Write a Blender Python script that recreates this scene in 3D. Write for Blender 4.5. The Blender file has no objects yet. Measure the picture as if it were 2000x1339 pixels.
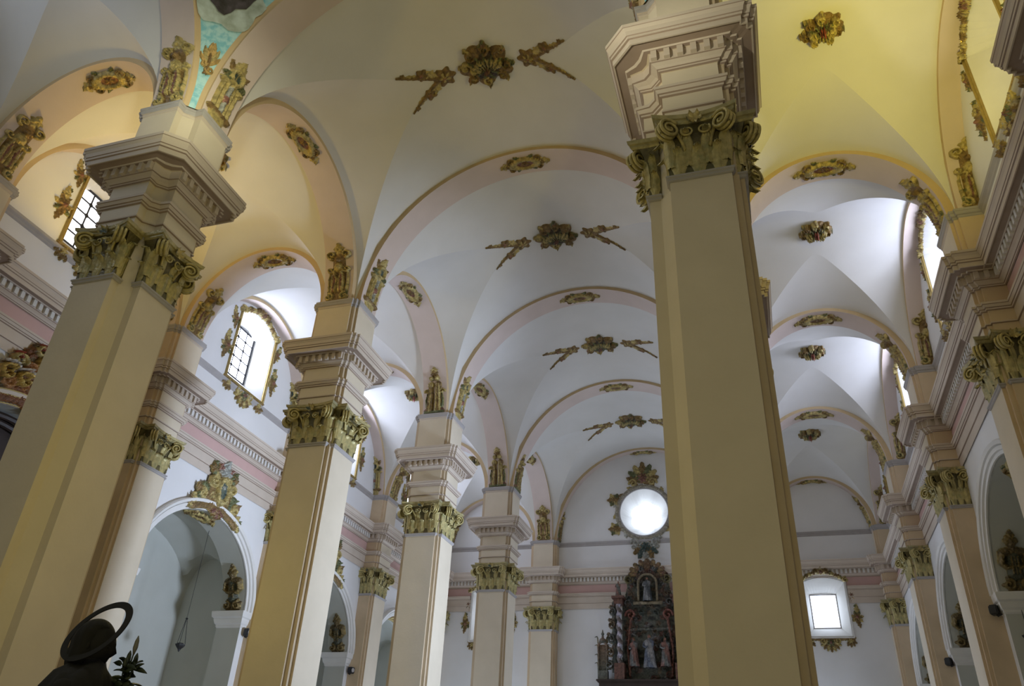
import bpy, bmesh, math, random
import numpy as np
from mathutils import Vector, Matrix
from mathutils.geometry import tessellate_polygon
random.seed(7)
PI = math.pi
SC = bpy.context.scene
COL = SC.collection

# ---------------------------------------------------------------- camera, world, light, exposure
cam_d = bpy.data.cameras.new('camera')
cam = bpy.data.objects.new('camera', cam_d); COL.objects.link(cam)
_R = Vector((0.95398252, 0.29618475, 0.04681818)); _U = Vector((0.11594334, -0.50832781, 0.85332291)); _F = Vector((-0.27654021, 0.80862688, 0.51927649))
cam.matrix_world = Matrix(((_R.x, _U.x, -_F.x, 0), (_R.y, _U.y, -_F.y, 0), (_R.z, _U.z, -_F.z, 1.6), (0, 0, 0, 1)))
cam_d.sensor_width = 36.0; cam_d.lens = 36.0 * 1522.13 / 2000.0; cam_d.clip_end = 200
SC.camera = cam
SC.view_settings.view_transform = 'Standard'; SC.view_settings.look = 'None'
SC.view_settings.gamma = 1.0; SC.view_settings.use_curve_mapping = False
SC.view_settings.exposure = -0.38
w = bpy.data.worlds.new('world'); SC.world = w; w.use_nodes = True
w.node_tree.nodes['Background'].inputs[0].default_value = (0.95, 0.95, 0.85, 1)
w.node_tree.nodes['Background'].inputs[1].default_value = 0.18
SC.cycles.max_bounces = 8; SC.cycles.diffuse_bounces = 6; SC.cycles.glossy_bounces = 2
SC.cycles.sample_clamp_indirect = 4.0
SC.cycles.caustics_reflective = False; SC.cycles.caustics_refractive = False

WIN_STRENGTH = 36.0
def lamp(name, loc, power, color, size=0.5, target=None, kind='AREA', spread=PI):
    d = bpy.data.lights.new(name, kind); d.energy = power; d.color = color
    if kind == 'AREA': d.size = size; d.spread = spread
    else: d.shadow_soft_size = size
    o = bpy.data.objects.new(name, d); COL.objects.link(o); o.location = loc
    if target is not None:
        o.rotation_euler = (Vector(target) - Vector(loc)).to_track_quat('-Z', 'Y').to_euler()
    return o

# ---------------------------------------------------------------- the measured plan (metres)
XL, XR, WL, WR = -11.697, -0.345, -18.21, 6.095
Y = [None, 9.936, 17.936, 25.936, 33.936, 42.269]
Y0 = -1.42
XM = (XL + XR) / 2; XA = (XR + WR) / 2; XB = (XL + WL) / 2
ZA, ZK, ZC, ZI = 10.17, 11.32, 13.34, 14.94       # astragal top, capital top, cornice top, impost top
HN, HS, HA = 5.15, 3.62, 2.75                     # crown heights of nave, arcade and aisle arches
PC, PA, PB = 0.735, 0.56, 0.66                    # pier: face distance, half pilaster, corner core
WARM = (1.0, 0.72, 0.34)
# warm flood lamps of the church, standing on the cornices and in the crossing, plus an added fill aimed at the pendentive
lamp('dome_daylight', (-6.3, 7.2, 21.6), 180, (1.0, 0.96, 0.78), 2.2, (-7.5, 7.2, 0))
lamp('flood_lamp_crossing', (-6.6, 8.0, 6.2), 150, (1.0, 0.80, 0.18), 0.8, kind='POINT')
lamp('pier_head_fill', (-6.6, 5.6, 12.0), 24, (1.0, 0.97, 0.66), 0.5, (-11.2, 9.4, 15.2), spread=0.75)  # added fill, brightens the left crossing pier's upper block; no real fitting
lamp('flood_lamp_left_aisle', (-16.6, 13.0, 13.9), 165, (1.0, 0.64, 0.06), 0.6, (-13.0, 13.0, 20))
lamp('flood_lamp_right_aisle', (4.3, 12.4, 13.9), 215, (1.0, 0.83, 0.15), 0.6, (1.0, 13.6, 20))
lamp('flood_lamp_choir', (-1.6, -2.5, 5.5), 105, (1.0, 0.82, 0.20), 2.0, (-4.0, 14.0, 8.0))
# daylight from the transept and chapel windows, plus added cool fills along the aisles and end wall (below and beside the frame)
SKYL = (0.66, 0.78, 1.0)
lamp('transept_window_daylight', (WL + 0.4, 4.3, 17.2), 150, SKYL, 2.2, (-12, 4.3, 17))
for _x, _t in ((WL + 0.3, 0), (WR - 0.3, -8)):
    for _y in (29.9, 38.1): lamp('aisle_side_fill', (_x, _y, 2.2), 260, SKYL, 3.2, (_t if _x > 0 else -4, _y, 6.0), spread=2.2)  # added cool fills low in the aisles, no door stands here
lamp('aisle_side_fill', (WR - 0.3, 21.9, 2.2), 850, SKYL, 3.0, (-18, 22.5, 11.0), spread=1.2)  # invented source, added to lift the left wall
lamp('end_wall_fill', (-14.8, 41.0, 3.0), 700, SKYL, 4.0, (-17, 25, 9)); lamp('end_wall_fill', (3.0, 41.0, 3.0), 300, SKYL, 4.0, (-4, 25, 10))  # added fills near the end wall, which has no portal
for _y in (21.0, 29.0): lamp('chapel_daylight', (WL - 2.0, _y - 1.8, 3.0), 8, SKYL, 1.2, (WL - 2.2, _y + 2.0, 7.5))
lamp('left_pier_fill', (-13.4, 11.4, 6.5), 24, (1.0, 0.80, 0.22), 0.6, (-12.5, 17.5, 6.0), spread=1.9)  # added warm fill for the front of the second left pier
lamp('pier_head_fill', (-4.2, 3.2, 9.5), 19, (1.0, 0.94, 0.70), 0.5, (-0.6, 9.0, 13.6), spread=0.62)  # narrow fill added to brighten the right pier's entablature

# ---------------------------------------------------------------- materials
def mat(name, color, rough=0.8, var=0.06, scale=1.5, bump=0.1, bscale=30, metallic=0.0):
    m = bpy.data.materials.new(name); m.use_nodes = True
    nt = m.node_tree; b = nt.nodes['Principled BSDF']
    tc = nt.nodes.new('ShaderNodeTexCoord')
    n = nt.nodes.new('ShaderNodeTexNoise'); n.inputs['Scale'].default_value = scale; n.inputs['Detail'].default_value = 5
    nt.links.new(tc.outputs['Object'], n.inputs['Vector'])
    r = nt.nodes.new('ShaderNodeValToRGB')
    r.color_ramp.elements[0].position = 0.3; r.color_ramp.elements[1].position = 0.7
    c = color
    r.color_ramp.elements[0].color = (c[0] * (1 - var), c[1] * (1 - var), c[2] * (1 - var * 1.3), 1)
    r.color_ramp.elements[1].color = (min(1, c[0] * (1 + var)), min(1, c[1] * (1 + var)), min(1, c[2] * (1 + var)), 1)
    nt.links.new(n.outputs['Fac'], r.inputs['Fac']); nt.links.new(r.outputs['Color'], b.inputs['Base Color'])
    b.inputs['Roughness'].default_value = rough; b.inputs['Metallic'].default_value = metallic
    if bump:
        n2 = nt.nodes.new('ShaderNodeTexNoise'); n2.inputs['Scale'].default_value = bscale
        nt.links.new(tc.outputs['Object'], n2.inputs['Vector'])
        bp = nt.nodes.new('ShaderNodeBump'); bp.inputs['Strength'].default_value = bump; bp.inputs['Distance'].default_value = 0.02
        nt.links.new(n2.outputs['Fac'], bp.inputs['Height']); nt.links.new(bp.outputs['Normal'], b.inputs['Normal'])
    return m
def mat_carved(name, strength=1.0, dark=1.0, floor=1.0, mixf=0.8):
    """painted and gilded wood: each vertex carries its paint (attribute Paint), noise gives wear"""
    m = bpy.data.materials.new(name); m.use_nodes = True
    nt = m.node_tree; b = nt.nodes['Principled BSDF']
    at = nt.nodes.new('ShaderNodeAttribute'); at.attribute_name = 'Paint'
    tc = nt.nodes.new('ShaderNodeTexCoord')
    n = nt.nodes.new('ShaderNodeTexNoise'); n.inputs['Scale'].default_value = 9; n.inputs['Detail'].default_value = 6
    nt.links.new(tc.outputs['Object'], n.inputs['Vector'])
    r = nt.nodes.new('ShaderNodeValToRGB'); r.color_ramp.elements[0].position = 0.35; r.color_ramp.elements[1].position = 0.62
    r.color_ramp.elements[0].color = (0.48 * dark * floor, 0.46 * dark * floor, 0.42 * dark * floor, 1); r.color_ramp.elements[1].color = (1.15, 1.1, 1.0, 1)
    nt.links.new(n.outputs['Fac'], r.inputs['Fac'])
    mx = nt.nodes.new('ShaderNodeMixRGB'); mx.blend_type = 'MULTIPLY'; mx.inputs[0].default_value = mixf
    nt.links.new(at.outputs['Color'], mx.inputs[1]); nt.links.new(r.outputs['Color'], mx.inputs[2])
    nt.links.new(mx.outputs[0], b.inputs['Base Color'])
    b.inputs['Roughness'].default_value = 0.38; b.inputs['Metallic'].default_value = 0.25
    n2 = nt.nodes.new('ShaderNodeTexNoise'); n2.inputs['Scale'].default_value = 22; n2.inputs['Detail'].default_value = 4
    nt.links.new(tc.outputs['Object'], n2.inputs['Vector'])
    bp = nt.nodes.new('ShaderNodeBump'); bp.inputs['Strength'].default_value = 0.6 * strength; bp.inputs['Distance'].default_value = 0.05
    nt.links.new(n2.outputs['Fac'], bp.inputs['Height']); nt.links.new(bp.outputs['Normal'], b.inputs['Normal'])
    return m
def mat_emit(name, color, strength):
    m = bpy.data.materials.new(name); m.use_nodes = True
    nt = m.node_tree; nt.nodes.remove(nt.nodes['Principled BSDF'])
    e = nt.nodes.new('ShaderNodeEmission'); e.inputs[0].default_value = (*color, 1); e.inputs[1].default_value = strength
    nt.links.new(e.outputs[0], nt.nodes['Material Output'].inputs[0]); return m
M = dict(
    web=mat('white_plaster_vault', (0.72, 0.71, 0.69), 0.85, 0.03, 0.8),
    wall=mat('white_plaster_wall', (0.77, 0.77, 0.78), 0.85, 0.03, 0.7),
    arch=mat('rose_cream_plaster', (0.66, 0.555, 0.51), 0.8, 0.04, 1.2),
    edge=mat('ochre_edge_paint', (0.58, 0.44, 0.26), 0.8, 0.05, 2),
    shaft=mat('cream_pier_plaster', (0.69, 0.61, 0.48), 0.62, 0.04, 1.3, 0.12, 14),
    tan=mat('tan_corner_paint', (0.62, 0.49, 0.33), 0.7, 0.06, 2),
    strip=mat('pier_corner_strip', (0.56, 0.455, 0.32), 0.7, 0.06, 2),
    line=mat('brown_moulding_paint', (0.34, 0.26, 0.21), 0.7, 0.06, 3),
    mould=mat('cream_moulding', (0.60, 0.52, 0.44), 0.65, 0.04, 2),
    grey=mat('blue_grey_moulding', (0.40, 0.38, 0.38), 0.7, 0.06, 3),
    frieze=mat('pink_frieze_paint', (0.60, 0.40, 0.37), 0.8, 0.04, 1.5),
    white=mat('white_lime_moulding', (0.74, 0.73, 0.71), 0.75, 0.03, 2),
    stone=mat('floor_stone', (0.46, 0.42, 0.37), 0.5, 0.12, 1.0),
    dark=mat('dark_wood', (0.035, 0.022, 0.018), 0.5, 0.2, 4),
    bronze=mat('dark_bronze', (0.005, 0.0045, 0.005), 0.8, 0.2, 8),
    iron=mat('black_iron', (0.015, 0.015, 0.017), 0.5, 0.1, 8),
    blue=None, gold=mat('gilt_moulding', (0.38, 0.28, 0.10), 0.35, 0.15, 6, 0.2, 20, 0.5),
    carved=mat_carved('gilded_carving'), capital=mat_carved('gilded_capital_carving', 0.5, 1.0, 1.25, 0.65), retable=mat_carved('polychrome_retable', 1.2, 0.8),
    glass=mat_emit('daylit_window_glass', (0.71, 0.78, 1.0), WIN_STRENGTH),
    glass_dim=mat_emit('shaded_window_glass', (0.95, 0.95, 1.0), 3.2), glass_end=mat_emit('end_window_glass', (0.74, 0.84, 1.0), 7.0),
    glass_faint=mat_emit('faint_window_glass', (1.0, 0.92, 0.7), 1.6),
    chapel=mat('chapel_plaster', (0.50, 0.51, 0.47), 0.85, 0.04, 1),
)
GOLD = (0.52, 0.43, 0.18); OCHRE = (0.25, 0.165, 0.065); GREEN = (0.15, 0.17, 0.08); RED = (0.34, 0.06, 0.04)
TEAL = (0.08, 0.12, 0.115); DARK = (0.07, 0.05, 0.03); SILVER = (0.42, 0.44, 0.42); ROSE = (0.27, 0.13, 0.10); LILAC = (0.42, 0.40, 0.50)

# ---------------------------------------------------------------- object helpers
def finish(bm, name, mats, parent=None, smooth=False, mesh_name=None):
    me = bpy.data.meshes.new(mesh_name or name)
    bm.normal_update(); bm.to_mesh(me); bm.free()
    for m in (mats if isinstance(mats, (list, tuple)) else [mats]): me.materials.append(m)
    if smooth is True: me.shade_smooth()
    elif smooth: me.shade_smooth(); me.set_sharp_from_angle(angle=smooth)
    return link(me, name, parent)
def link(me, name, parent=None, mw=None):
    o = bpy.data.objects.new(name, me); COL.objects.link(o)
    if parent is not None: o.parent = parent
    if mw is not None: o.matrix_local = mw
    return o
def tag(o, label, cat, group=None):
    o['label'] = label; o['category'] = cat
    if group: o['group'] = group
    return o
def struct(o, label=None):
    o['kind'] = 'structure'
    if label: o['label'] = label
    return o
def thing(name, loc, label, cat, group=None, rz=0):
    o = bpy.data.objects.new(name, None); COL.objects.link(o); o.location = loc; o.rotation_euler = (0, 0, rz)
    o.empty_display_size = 0.3
    return tag(o, label, cat, group)
def frame(o, ex, ey, ez):
    return Matrix(((ex[0], ey[0], ez[0], o[0]), (ex[1], ey[1], ez[1], o[1]), (ex[2], ey[2], ez[2], o[2]), (0, 0, 0, 1)))
def box(bm, x0, x1, y0, y1, z0, z1, mi=0, M4=None):
    vs = [bm.verts.new((x, y, z)) for z in (z0, z1) for y in (y0, y1) for x in (x0, x1)]
    if M4 is not None:
        for v in vs: v.co = M4 @ v.co
    for f in ((0, 2, 3, 1), (4, 5, 7, 6), (0, 1, 5, 4), (2, 6, 7, 3), (0, 4, 6, 2), (1, 3, 7, 5)):
        bm.faces.new([vs[i] for i in f]).material_index = mi
def quadgrid(bm, pts, mi=0, closed_u=False):
    """pts[i][j] -> coordinates; one patch"""
    V = [[bm.verts.new(p) for p in row] for row in pts]
    n = len(V); m = len(V[0])
    for i in range(n - 1 if not closed_u else n):
        for j in range(m - 1):
            a, b = V[i], V[(i + 1) % n]
            try: bm.faces.new((a[j], b[j], b[j + 1], a[j + 1])).material_index = mi
            except ValueError: pass
    return V
def tube(bm, pts, rad, seg=8, mi=0, cap=True):
    P = [Vector(p) for p in pts]; n = len(P)
    rr = rad if isinstance(rad, (list, tuple)) else [rad] * n
    rings = []; up = None
    for i in range(n):
        t = (P[min(i + 1, n - 1)] - P[max(i - 1, 0)]).normalized()
        if up is None:
            up = Vector((0, 0, 1)) if abs(t.z) < 0.9 else Vector((1, 0, 0))
        s = t.cross(up)
        if s.length < 1e-5: s = t.orthogonal()
        s.normalize(); up = s.cross(t).normalized()
        rings.append([bm.verts.new(P[i] + (s * math.cos(a) + up * math.sin(a)) * rr[i]) for a in [2 * PI * k / seg for k in range(seg)]])
    for i in range(n - 1):
        for k in range(seg):
            bm.faces.new((rings[i][k], rings[i][(k + 1) % seg], rings[i + 1][(k + 1) % seg], rings[i + 1][k])).material_index = mi
    if cap:
        try:
            bm.faces.new(list(reversed(rings[0]))).material_index = mi; bm.faces.new(rings[-1]).material_index = mi
        except ValueError: pass
def lathe(bm, prof, seg=20, cx=0, cy=0, mi=0, cap=True):
    rings = [[bm.verts.new((cx + r * math.cos(2 * PI * k / seg), cy + r * math.sin(2 * PI * k / seg), z)) for k in range(seg)] for z, r in prof]
    for a, b in zip(rings, rings[1:]):
        for k in range(seg): bm.faces.new((a[k], a[(k + 1) % seg], b[(k + 1) % seg], b[k])).material_index = mi
    if cap: bm.faces.new(list(reversed(rings[0]))).material_index = mi; bm.faces.new(rings[-1]).material_index = mi

# ---------------------------------------------------------------- pier and wall entablature
def plan(o, crossing=(), clampf=None):
    """outline of a cross-shaped pier at offset o; returns points and a flag for each side (1 = painted corner strip)"""
    pts = []; fl = []
    c, a, b = PC + o, PA + o, PB + o
    a1 = 0.37 + o; P = 0.56 + 0.414 * o; q1 = a1
    k_ = min(1.0, max(0.0, (o - 0.08) / 0.25)); d_ = PC - 0.37
    P, q1 = P * (1 - k_) + (a1 + d_ * 0.67) * k_, q1 * (1 - k_) + (a1 + d_ * 0.33) * k_
    for q in range(4):
        if q in crossing:
            L = [(c, a1, 0), (P, q1, 0), (q1, P, 0), (a1, c, 0)]
        else:
            L = [(c, a, 1), (b, a, 1), (b, b, 1), (a, b, 1), (a, c, 0)]
        ca, sa = ((1, 0), (0, 1), (-1, 0), (0, -1))[q]
        for x, y, f in L:
            x, y = ca * x - sa * y, sa * x + ca * y
            if clampf: x, y = clampf(x, y)
            pts.append((x, y)); fl.append(f)
    return pts, fl
def loft_plan(bm, prof, cx, cy, crossing=(), clampf=None, captop=True, capbot=True, strip=None, side=None):
    """prof: list of (z, o, material index of the band above)"""
    rings = []
    for z, o, mi in prof:
        pts, fl = plan(o, crossing, clampf)
        rings.append([bm.verts.new((cx + x, cy + y, z)) for x, y in pts])
    n = len(rings[0])
    for (z, o, mi), A, B in zip(prof, rings, rings[1:]):
        for k in range(n):
            k2 = (k + 1) % n
            if (A[k].co - A[k2].co).length < 1e-5 and (B[k].co - B[k2].co).length < 1e-5: continue
            f = bm.faces.new((A[k], A[k2], B[k2], B[k]))
            m2 = mi
            if strip is not None and fl[k] and mi == 0: m2 = strip
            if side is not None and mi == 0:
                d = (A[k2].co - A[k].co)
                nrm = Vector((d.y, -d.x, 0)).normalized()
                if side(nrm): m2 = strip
            f.material_index = m2
    for r, do in ((rings[-1], captop), (rings[0], capbot)):
        if do:
            try: f = bm.faces.new(r if r is rings[-1] else list(reversed(r)))
            except ValueError: pass
# entablature profile: height and projection, then material of the band above (0 plaster, 1 brown line, 2 moulding)
P_ARCHI = [(11.32, 0.0, 0), (11.60, 0.0, 1), (11.612, 0.035, 2), (11.64, 0.04, 0), (11.645, 0.02, 0), (11.94, 0.02, 1), (11.955, 0.055, 2),
           (11.99, 0.06, 1), (12.0, 0.085, 2), (12.06, 0.115, 1), (12.07, 0.13, 2), (12.125, 0.135, 1), (12.13, 0.0, 1)]
P_FRIEZE = [(12.13, 0.0, 0), (12.58, 0.0, 0)]
P_BED = [(12.57, 0.015, 1), (12.585, 0.045, 2), (12.61, 0.05, 1), (12.62, 0.07, 2), (12.66, 0.10, 2), (12.70, 0.15, 1), (12.71, 0.17, 2), (12.92, 0.17, 2)]
P_CORN = [(12.91, 0.19, 1), (12.915, 0.25, 2), (12.94, 0.27, 1), (12.955, 0.42, 2), (12.925, 0.425, 2), (12.925, 0.45, 2), (13.04, 0.455, 1), (13.052, 0.48, 2),
          (13.10, 0.485, 1), (13.112, 0.50, 2), (13.20, 0.515, 2), (13.26, 0.545, 1), (13.272, 0.555, 2), (13.34, 0.56, 2), (13.36, 0.0, 2)]
P_BLOCK = [(13.34, 0.0, 0), (14.72, 0.0, 0)]
P_IMPOST = [(14.70, 0.0, 0), (14.72, 0.015, 0), (14.775, 0.018, 0), (14.78, 0.035, 1), (14.80, 0.05, 1), (14.87, 0.065, 1), (14.875, 0.075, 1), (14.94, 0.08, 1)]
def dentil_spots(crossing, o):
    """centres and directions of dentils along each visible face of the pier entablature"""
    out = []
    for q in range(4):
        ca, sa = ((0, -1), (1, 0), (0, 1), (-1, 0))[q]     # face normals: -Y, +X, +Y, -X
        nx, ny = ca, sa; tx, ty = -ny, nx
        lo = -(0.37 if (q_left(q) in crossing) else PA); hi = (0.37 if (q_right(q) in crossing) else PA)
        lo -= o; hi += o
        n = max(3, int(round((hi - lo - 0.1) / 0.185)))
        for k in range(n):
            t = lo + 0.08 + (hi - lo - 0.16) * k / (n - 1)
            out.append(((nx * (PC + o) + tx * t, ny * (PC + o) + ty * t), (nx, ny)))
    return out
def q_left(q):  return {0: 2, 1: 3, 2: 0, 3: 1}[q]        # corner quadrant at the low end of each face
def q_right(q): return {0: 3, 1: 0, 2: 1, 3: 2}[q]

# ---------------------------------------------------------------- Corinthian capital, one pilaster face (local: x along face, -y outward, z up from astragal)
def leaf3d(bm, base, out, up, L, W, curl=0.12, nu=9, nt=4, mi=0, colors=None, lay=None):
    base = Vector(base); out = Vector(out).normalized(); up = Vector(up).normalized(); sd = up.cross(out).normalized()
    rows = []
    for i in range(nu + 1):
        s = i / nu
        if s < 0.72:
            y = L * s / 0.82; d = 0.02 + 0.10 * L * s * s
        else:
            a = (s - 0.72) / 0.28 * PI * 0.95
            y = L * 0.72 / 0.82 + curl * 0.75 * math.sin(a); d = 0.02 + 0.05 * L + curl * (1 - math.cos(a)) * 0.7
        wd = W * (0.72 + 0.34 * math.sin(PI * min(1, s * 1.15))) * (1 if s < 0.75 else max(0.25, 1 - (s - 0.75) * 2.6))
        wd *= 1 + 0.13 * math.cos(s * 2 * PI * 3.2)
        row = []
        for j in range(-nt, nt + 1):
            t = j / nt
            h = -0.30 * W * t * t + 0.09 * W * math.cos(t * PI * 3.2) + (0.10 * W if j == 0 else 0)
            row.append(base + up * y + out * (d + h) + sd * (wd * t))
        rows.append(row)
    V = quadgrid(bm, rows, mi)
    return V
def spiral(bm, c, ex, ey, r0=0.16, turns=1.9, th=0.035, n=34, mi=0, start=PI / 2, back=0.0):
    c = Vector(c); ex = Vector(ex); ey = Vector(ey); ez = ex.cross(ey)
    pts = []; rad = []
    for i in range(n):
        s = i / (n - 1); r = r0 * (1 - s) ** 0.8 + 0.018; a = start - turns * 2 * PI * s
        pts.append(c + ex * (r * math.cos(a)) + ey * (r * math.sin(a)) + ez * (back * s)); rad.append(th * (1 - 0.45 * s))
    tube(bm, pts, rad, 6, mi)
def paint(me, fn):
    at = me.color_attributes.new('Paint', 'FLOAT_COLOR', 'POINT')
    n = len(me.vertices); co = np.empty(n * 3, 'f'); me.vertices.foreach_get('co', co); co = co.reshape(-1, 3)
    c = np.ones((n, 4), 'f'); c[:, :3] = fn(co)
    at.data.foreach_set('color', c.ravel())
def mesh_of(bm, name, m, smooth=True, col=GOLD, second=GREEN, amt=0.35):
    me = bpy.data.meshes.new(name); bm.normal_update(); bm.to_mesh(me); bm.free(); me.materials.append(m)
    if smooth is True: me.shade_smooth()
    elif smooth: me.shade_smooth(); me.set_sharp_from_angle(angle=smooth)
    def fn(co):
        k = 0.5 + 0.5 * np.sin(co[:, 0] * 13 + co[:, 2] * 9) * np.sin(co[:, 1] * 11 + co[:, 2] * 15 + 1)
        k = np.clip((k - (1 - amt)) * 3, 0, 1)[:, None]
        return np.array(col) * (1 - k) + np.array(second) * k
    paint(me, fn); return me
CAPW = {}
def capital_meshes(lo, hi):
    """meshes of a capital on a face from x=lo to x=hi; list of (part name, mesh)"""
    key = (round(lo, 2), round(hi, 2))
    if key in CAPW: return CAPW[key]
    out = []
    w = hi - lo; cx = (lo + hi) / 2
    bm = bmesh.new()                                   # bell
    prof = [(0.0, 0.0), (0.5, 0.015), (0.85, 0.05), (1.0, 0.11), (1.04, 0.10)]
    rows = []
    for z, o in prof:
        rows.append([(lo - o, 0.20, z), (lo - o, -o, z), (cx, -o * 0.7, z), (hi + o, -o, z), (hi + o, 0.20, z)])
    quadgrid(bm, rows)
    bm.faces.ensure_lookup_table()
    out.append(('bell', mesh_of(bm, 'bell', M['capital'], radians30, (0.15, 0.13, 0.06), (0.11, 0.12, 0.06), 0.3), Vector((0, 0, 0))))  # dark colour stands in for the deep shade between the leaves
    bm = bmesh.new()                                   # abacus with concave front
    N = 10
    rows = []
    for z, o in ((1.0, 0.0), (1.03, 0.03), (1.07, 0.03), (1.08, 0.06), (1.15, 0.075)):
        r = [(lo - 0.10 - o, 0.22, z)]
        for k in range(N + 1):
            t = -1 + 2 * k / N
            r.append((cx + t * (w / 2 + 0.12 + o), -0.10 - o - 0.13 * t * t, z))
        r.append((hi + 0.10 + o, 0.22, z)); rows.append(r)
    quadgrid(bm, rows)
    for zz, rr in ((1.0, rows[0]), (1.15, rows[-1])):
        bm.faces.new([bm.verts.new(p) for p in (rr if zz < 1.1 else list(reversed(rr)))])
    out.append(('abacus', mesh_of(bm, 'abacus', M['capital'], radians30, (0.46, 0.41, 0.21), (0.30, 0.33, 0.27), 0.3), Vector((0, 0, 0))))
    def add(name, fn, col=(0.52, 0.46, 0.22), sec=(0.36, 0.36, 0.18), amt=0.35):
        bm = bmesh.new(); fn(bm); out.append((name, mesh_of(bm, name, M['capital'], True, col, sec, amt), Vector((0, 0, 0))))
    s = w / 1.12
    for x in (-0.37, 0.0, 0.37):
        add('acanthus_leaf', lambda b: leaf3d(b, (cx + x * s, -0.01, 0.0), (0, -1, 0), (0, 0, 1), 0.46, 0.155 * s, 0.13))
    for x in (-0.52, -0.185, 0.185, 0.52):
        add('acanthus_leaf', lambda b: leaf3d(b, (cx + x * s, -0.015 + (0.01 if abs(x) < 0.3 else 0), 0.18), (0.35 * np.sign(x) * (abs(x) > 0.3), -1, 0), (0, 0, 1), 0.60, 0.12 * s, 0.17))
    for sx, e in ((-1, lo), (1, hi)):
        add('acanthus_leaf', lambda b: (leaf3d(b, (e, 0.10, 0.0), (sx, 0, 0), (0, 0, 1), 0.46, 0.09, 0.10, nu=7, nt=3),
                                        leaf3d(b, (e, 0.08, 0.20), (sx, 0, 0), (0, 0, 1), 0.60, 0.09, 0.13, nu=7, nt=3)))
        def vol(b):
            ex = Vector((sx * 0.80, -0.60, 0)).normalized(); ey = Vector((0, 0, 1))
            c = Vector((e - sx * 0.04, -0.17, 0.85))
            spiral(b, c, ex, ey, 0.165, 2.0, 0.035, 36, start=PI * 0.75)
            nn = ex.cross(ey).normalized()
            tube(b, [c - nn * 0.05, c + nn * 0.05], [0.14, 0.14], 14)
            spiral(b, c - nn * 0.075, ex, ey, 0.165, 2.0, 0.032, 36, start=PI * 0.75)
            spiral(b, c + nn * 0.075, ex, ey, 0.165, 2.0, 0.032, 36, start=PI * 0.75)
            tube(b, [(cx + sx * 0.22 * s, -0.03, 0.52), (cx + sx * 0.30 * s, -0.07, 0.74), (e - sx * 0.12, -0.13, 0.95), c + Vector((-sx * 0.06, 0, 0.165))], [0.025, 0.03, 0.04, 0.035], 6)
        add('volute', vol, (0.56, 0.49, 0.22), (0.34, 0.28, 0.12), 0.25)
        add('helix', lambda b: (spiral(b, (cx + sx * 0.13, -0.11, 0.84), (sx, 0, 0), (0, 0, 1), 0.085, 1.6, 0.022, 24, start=PI * 0.2),
                                tube(b, [(cx + sx * 0.2, -0.03, 0.5), (cx + sx * 0.24, -0.06, 0.7), (cx + sx * 0.2, -0.1, 0.87)], 0.022, 6)), (0.56, 0.49, 0.22), (0.34, 0.28, 0.12), 0.25)
    def flower(b):
        for k in range(6):
            a = 2 * PI * k / 6
            leaf3d(b, (cx, -0.15, 1.03), (0.2 * math.cos(a), -1, 0.2 * math.sin(a)), (math.cos(a), -0.35, math.sin(a)), 0.13, 0.045, 0.03, nu=4, nt=2)
    add('abacus_flower', flower, GOLD, TEAL, 0.5)
    CAPW[key] = out; return out
radians30 = math.radians(35)
JOINED = {}
def joined_capital(lo, hi):
    key = (round(lo, 2), round(hi, 2))
    if key not in JOINED:
        bm = bmesh.new()
        for n, me, _ in capital_meshes(lo, hi): bm.from_mesh(me)
        me = bpy.data.meshes.new('capital'); bm.to_mesh(me); bm.free(); me.materials.append(M['capital']); me.shade_smooth()
        JOINED[key] = me
    return JOINED[key]
def add_capital(parent, nx, ny, lo, hi, detail, dist=PC):
    """capital on the face whose outward normal is (nx, ny)"""
    tx, ty = -ny, nx          # local x axis so that local -y = outward
    mw = frame((nx * dist, ny * dist, ZA - 0.01), (tx, ty, 0), (-nx, -ny, 0), (0, 0, 1))
    if not detail:
        o = link(joined_capital(lo, hi), 'capital', parent, mw); return
    first = None
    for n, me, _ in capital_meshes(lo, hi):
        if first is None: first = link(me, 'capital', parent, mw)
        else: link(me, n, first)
ASTR = {}
def add_astragal(parent, nx, ny, lo, hi, dist=PC, m='grey'):
    tx, ty = -ny, nx
    key = (round(lo, 2), round(hi, 2), m)
    if key not in ASTR:
        bm = bmesh.new(); rows = []
        for z, o in ((-0.10, 0.005), (-0.085, 0.03), (-0.045, 0.035), (-0.03, 0.055), (0.0, 0.055), (0.0, 0.0)):
            rows.append([(lo - o, 0.20, z), (lo - o, -o, z), (hi + o, -o, z), (hi + o, 0.20, z)])
        quadgrid(bm, rows)
        me = bpy.data.meshes.new('astragal'); bm.normal_update(); bm.to_mesh(me); bm.free(); me.materials.append(M[m]); ASTR[key] = me
    link(ASTR[key], 'astragal', parent, frame((nx * dist, ny * dist, ZA), (tx, ty, 0), (-nx, -ny, 0), (0, 0, 1)))
_bm = bmesh.new(); box(_bm, -0.05, 0.05, -0.075, 0.0, 0, 0.19); _me = bpy.data.meshes.new('dentil')
_bm.normal_update(); _bm.to_mesh(_me); _bm.free(); _me.materials.append(M['mould']); DENTIL = _me

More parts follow.
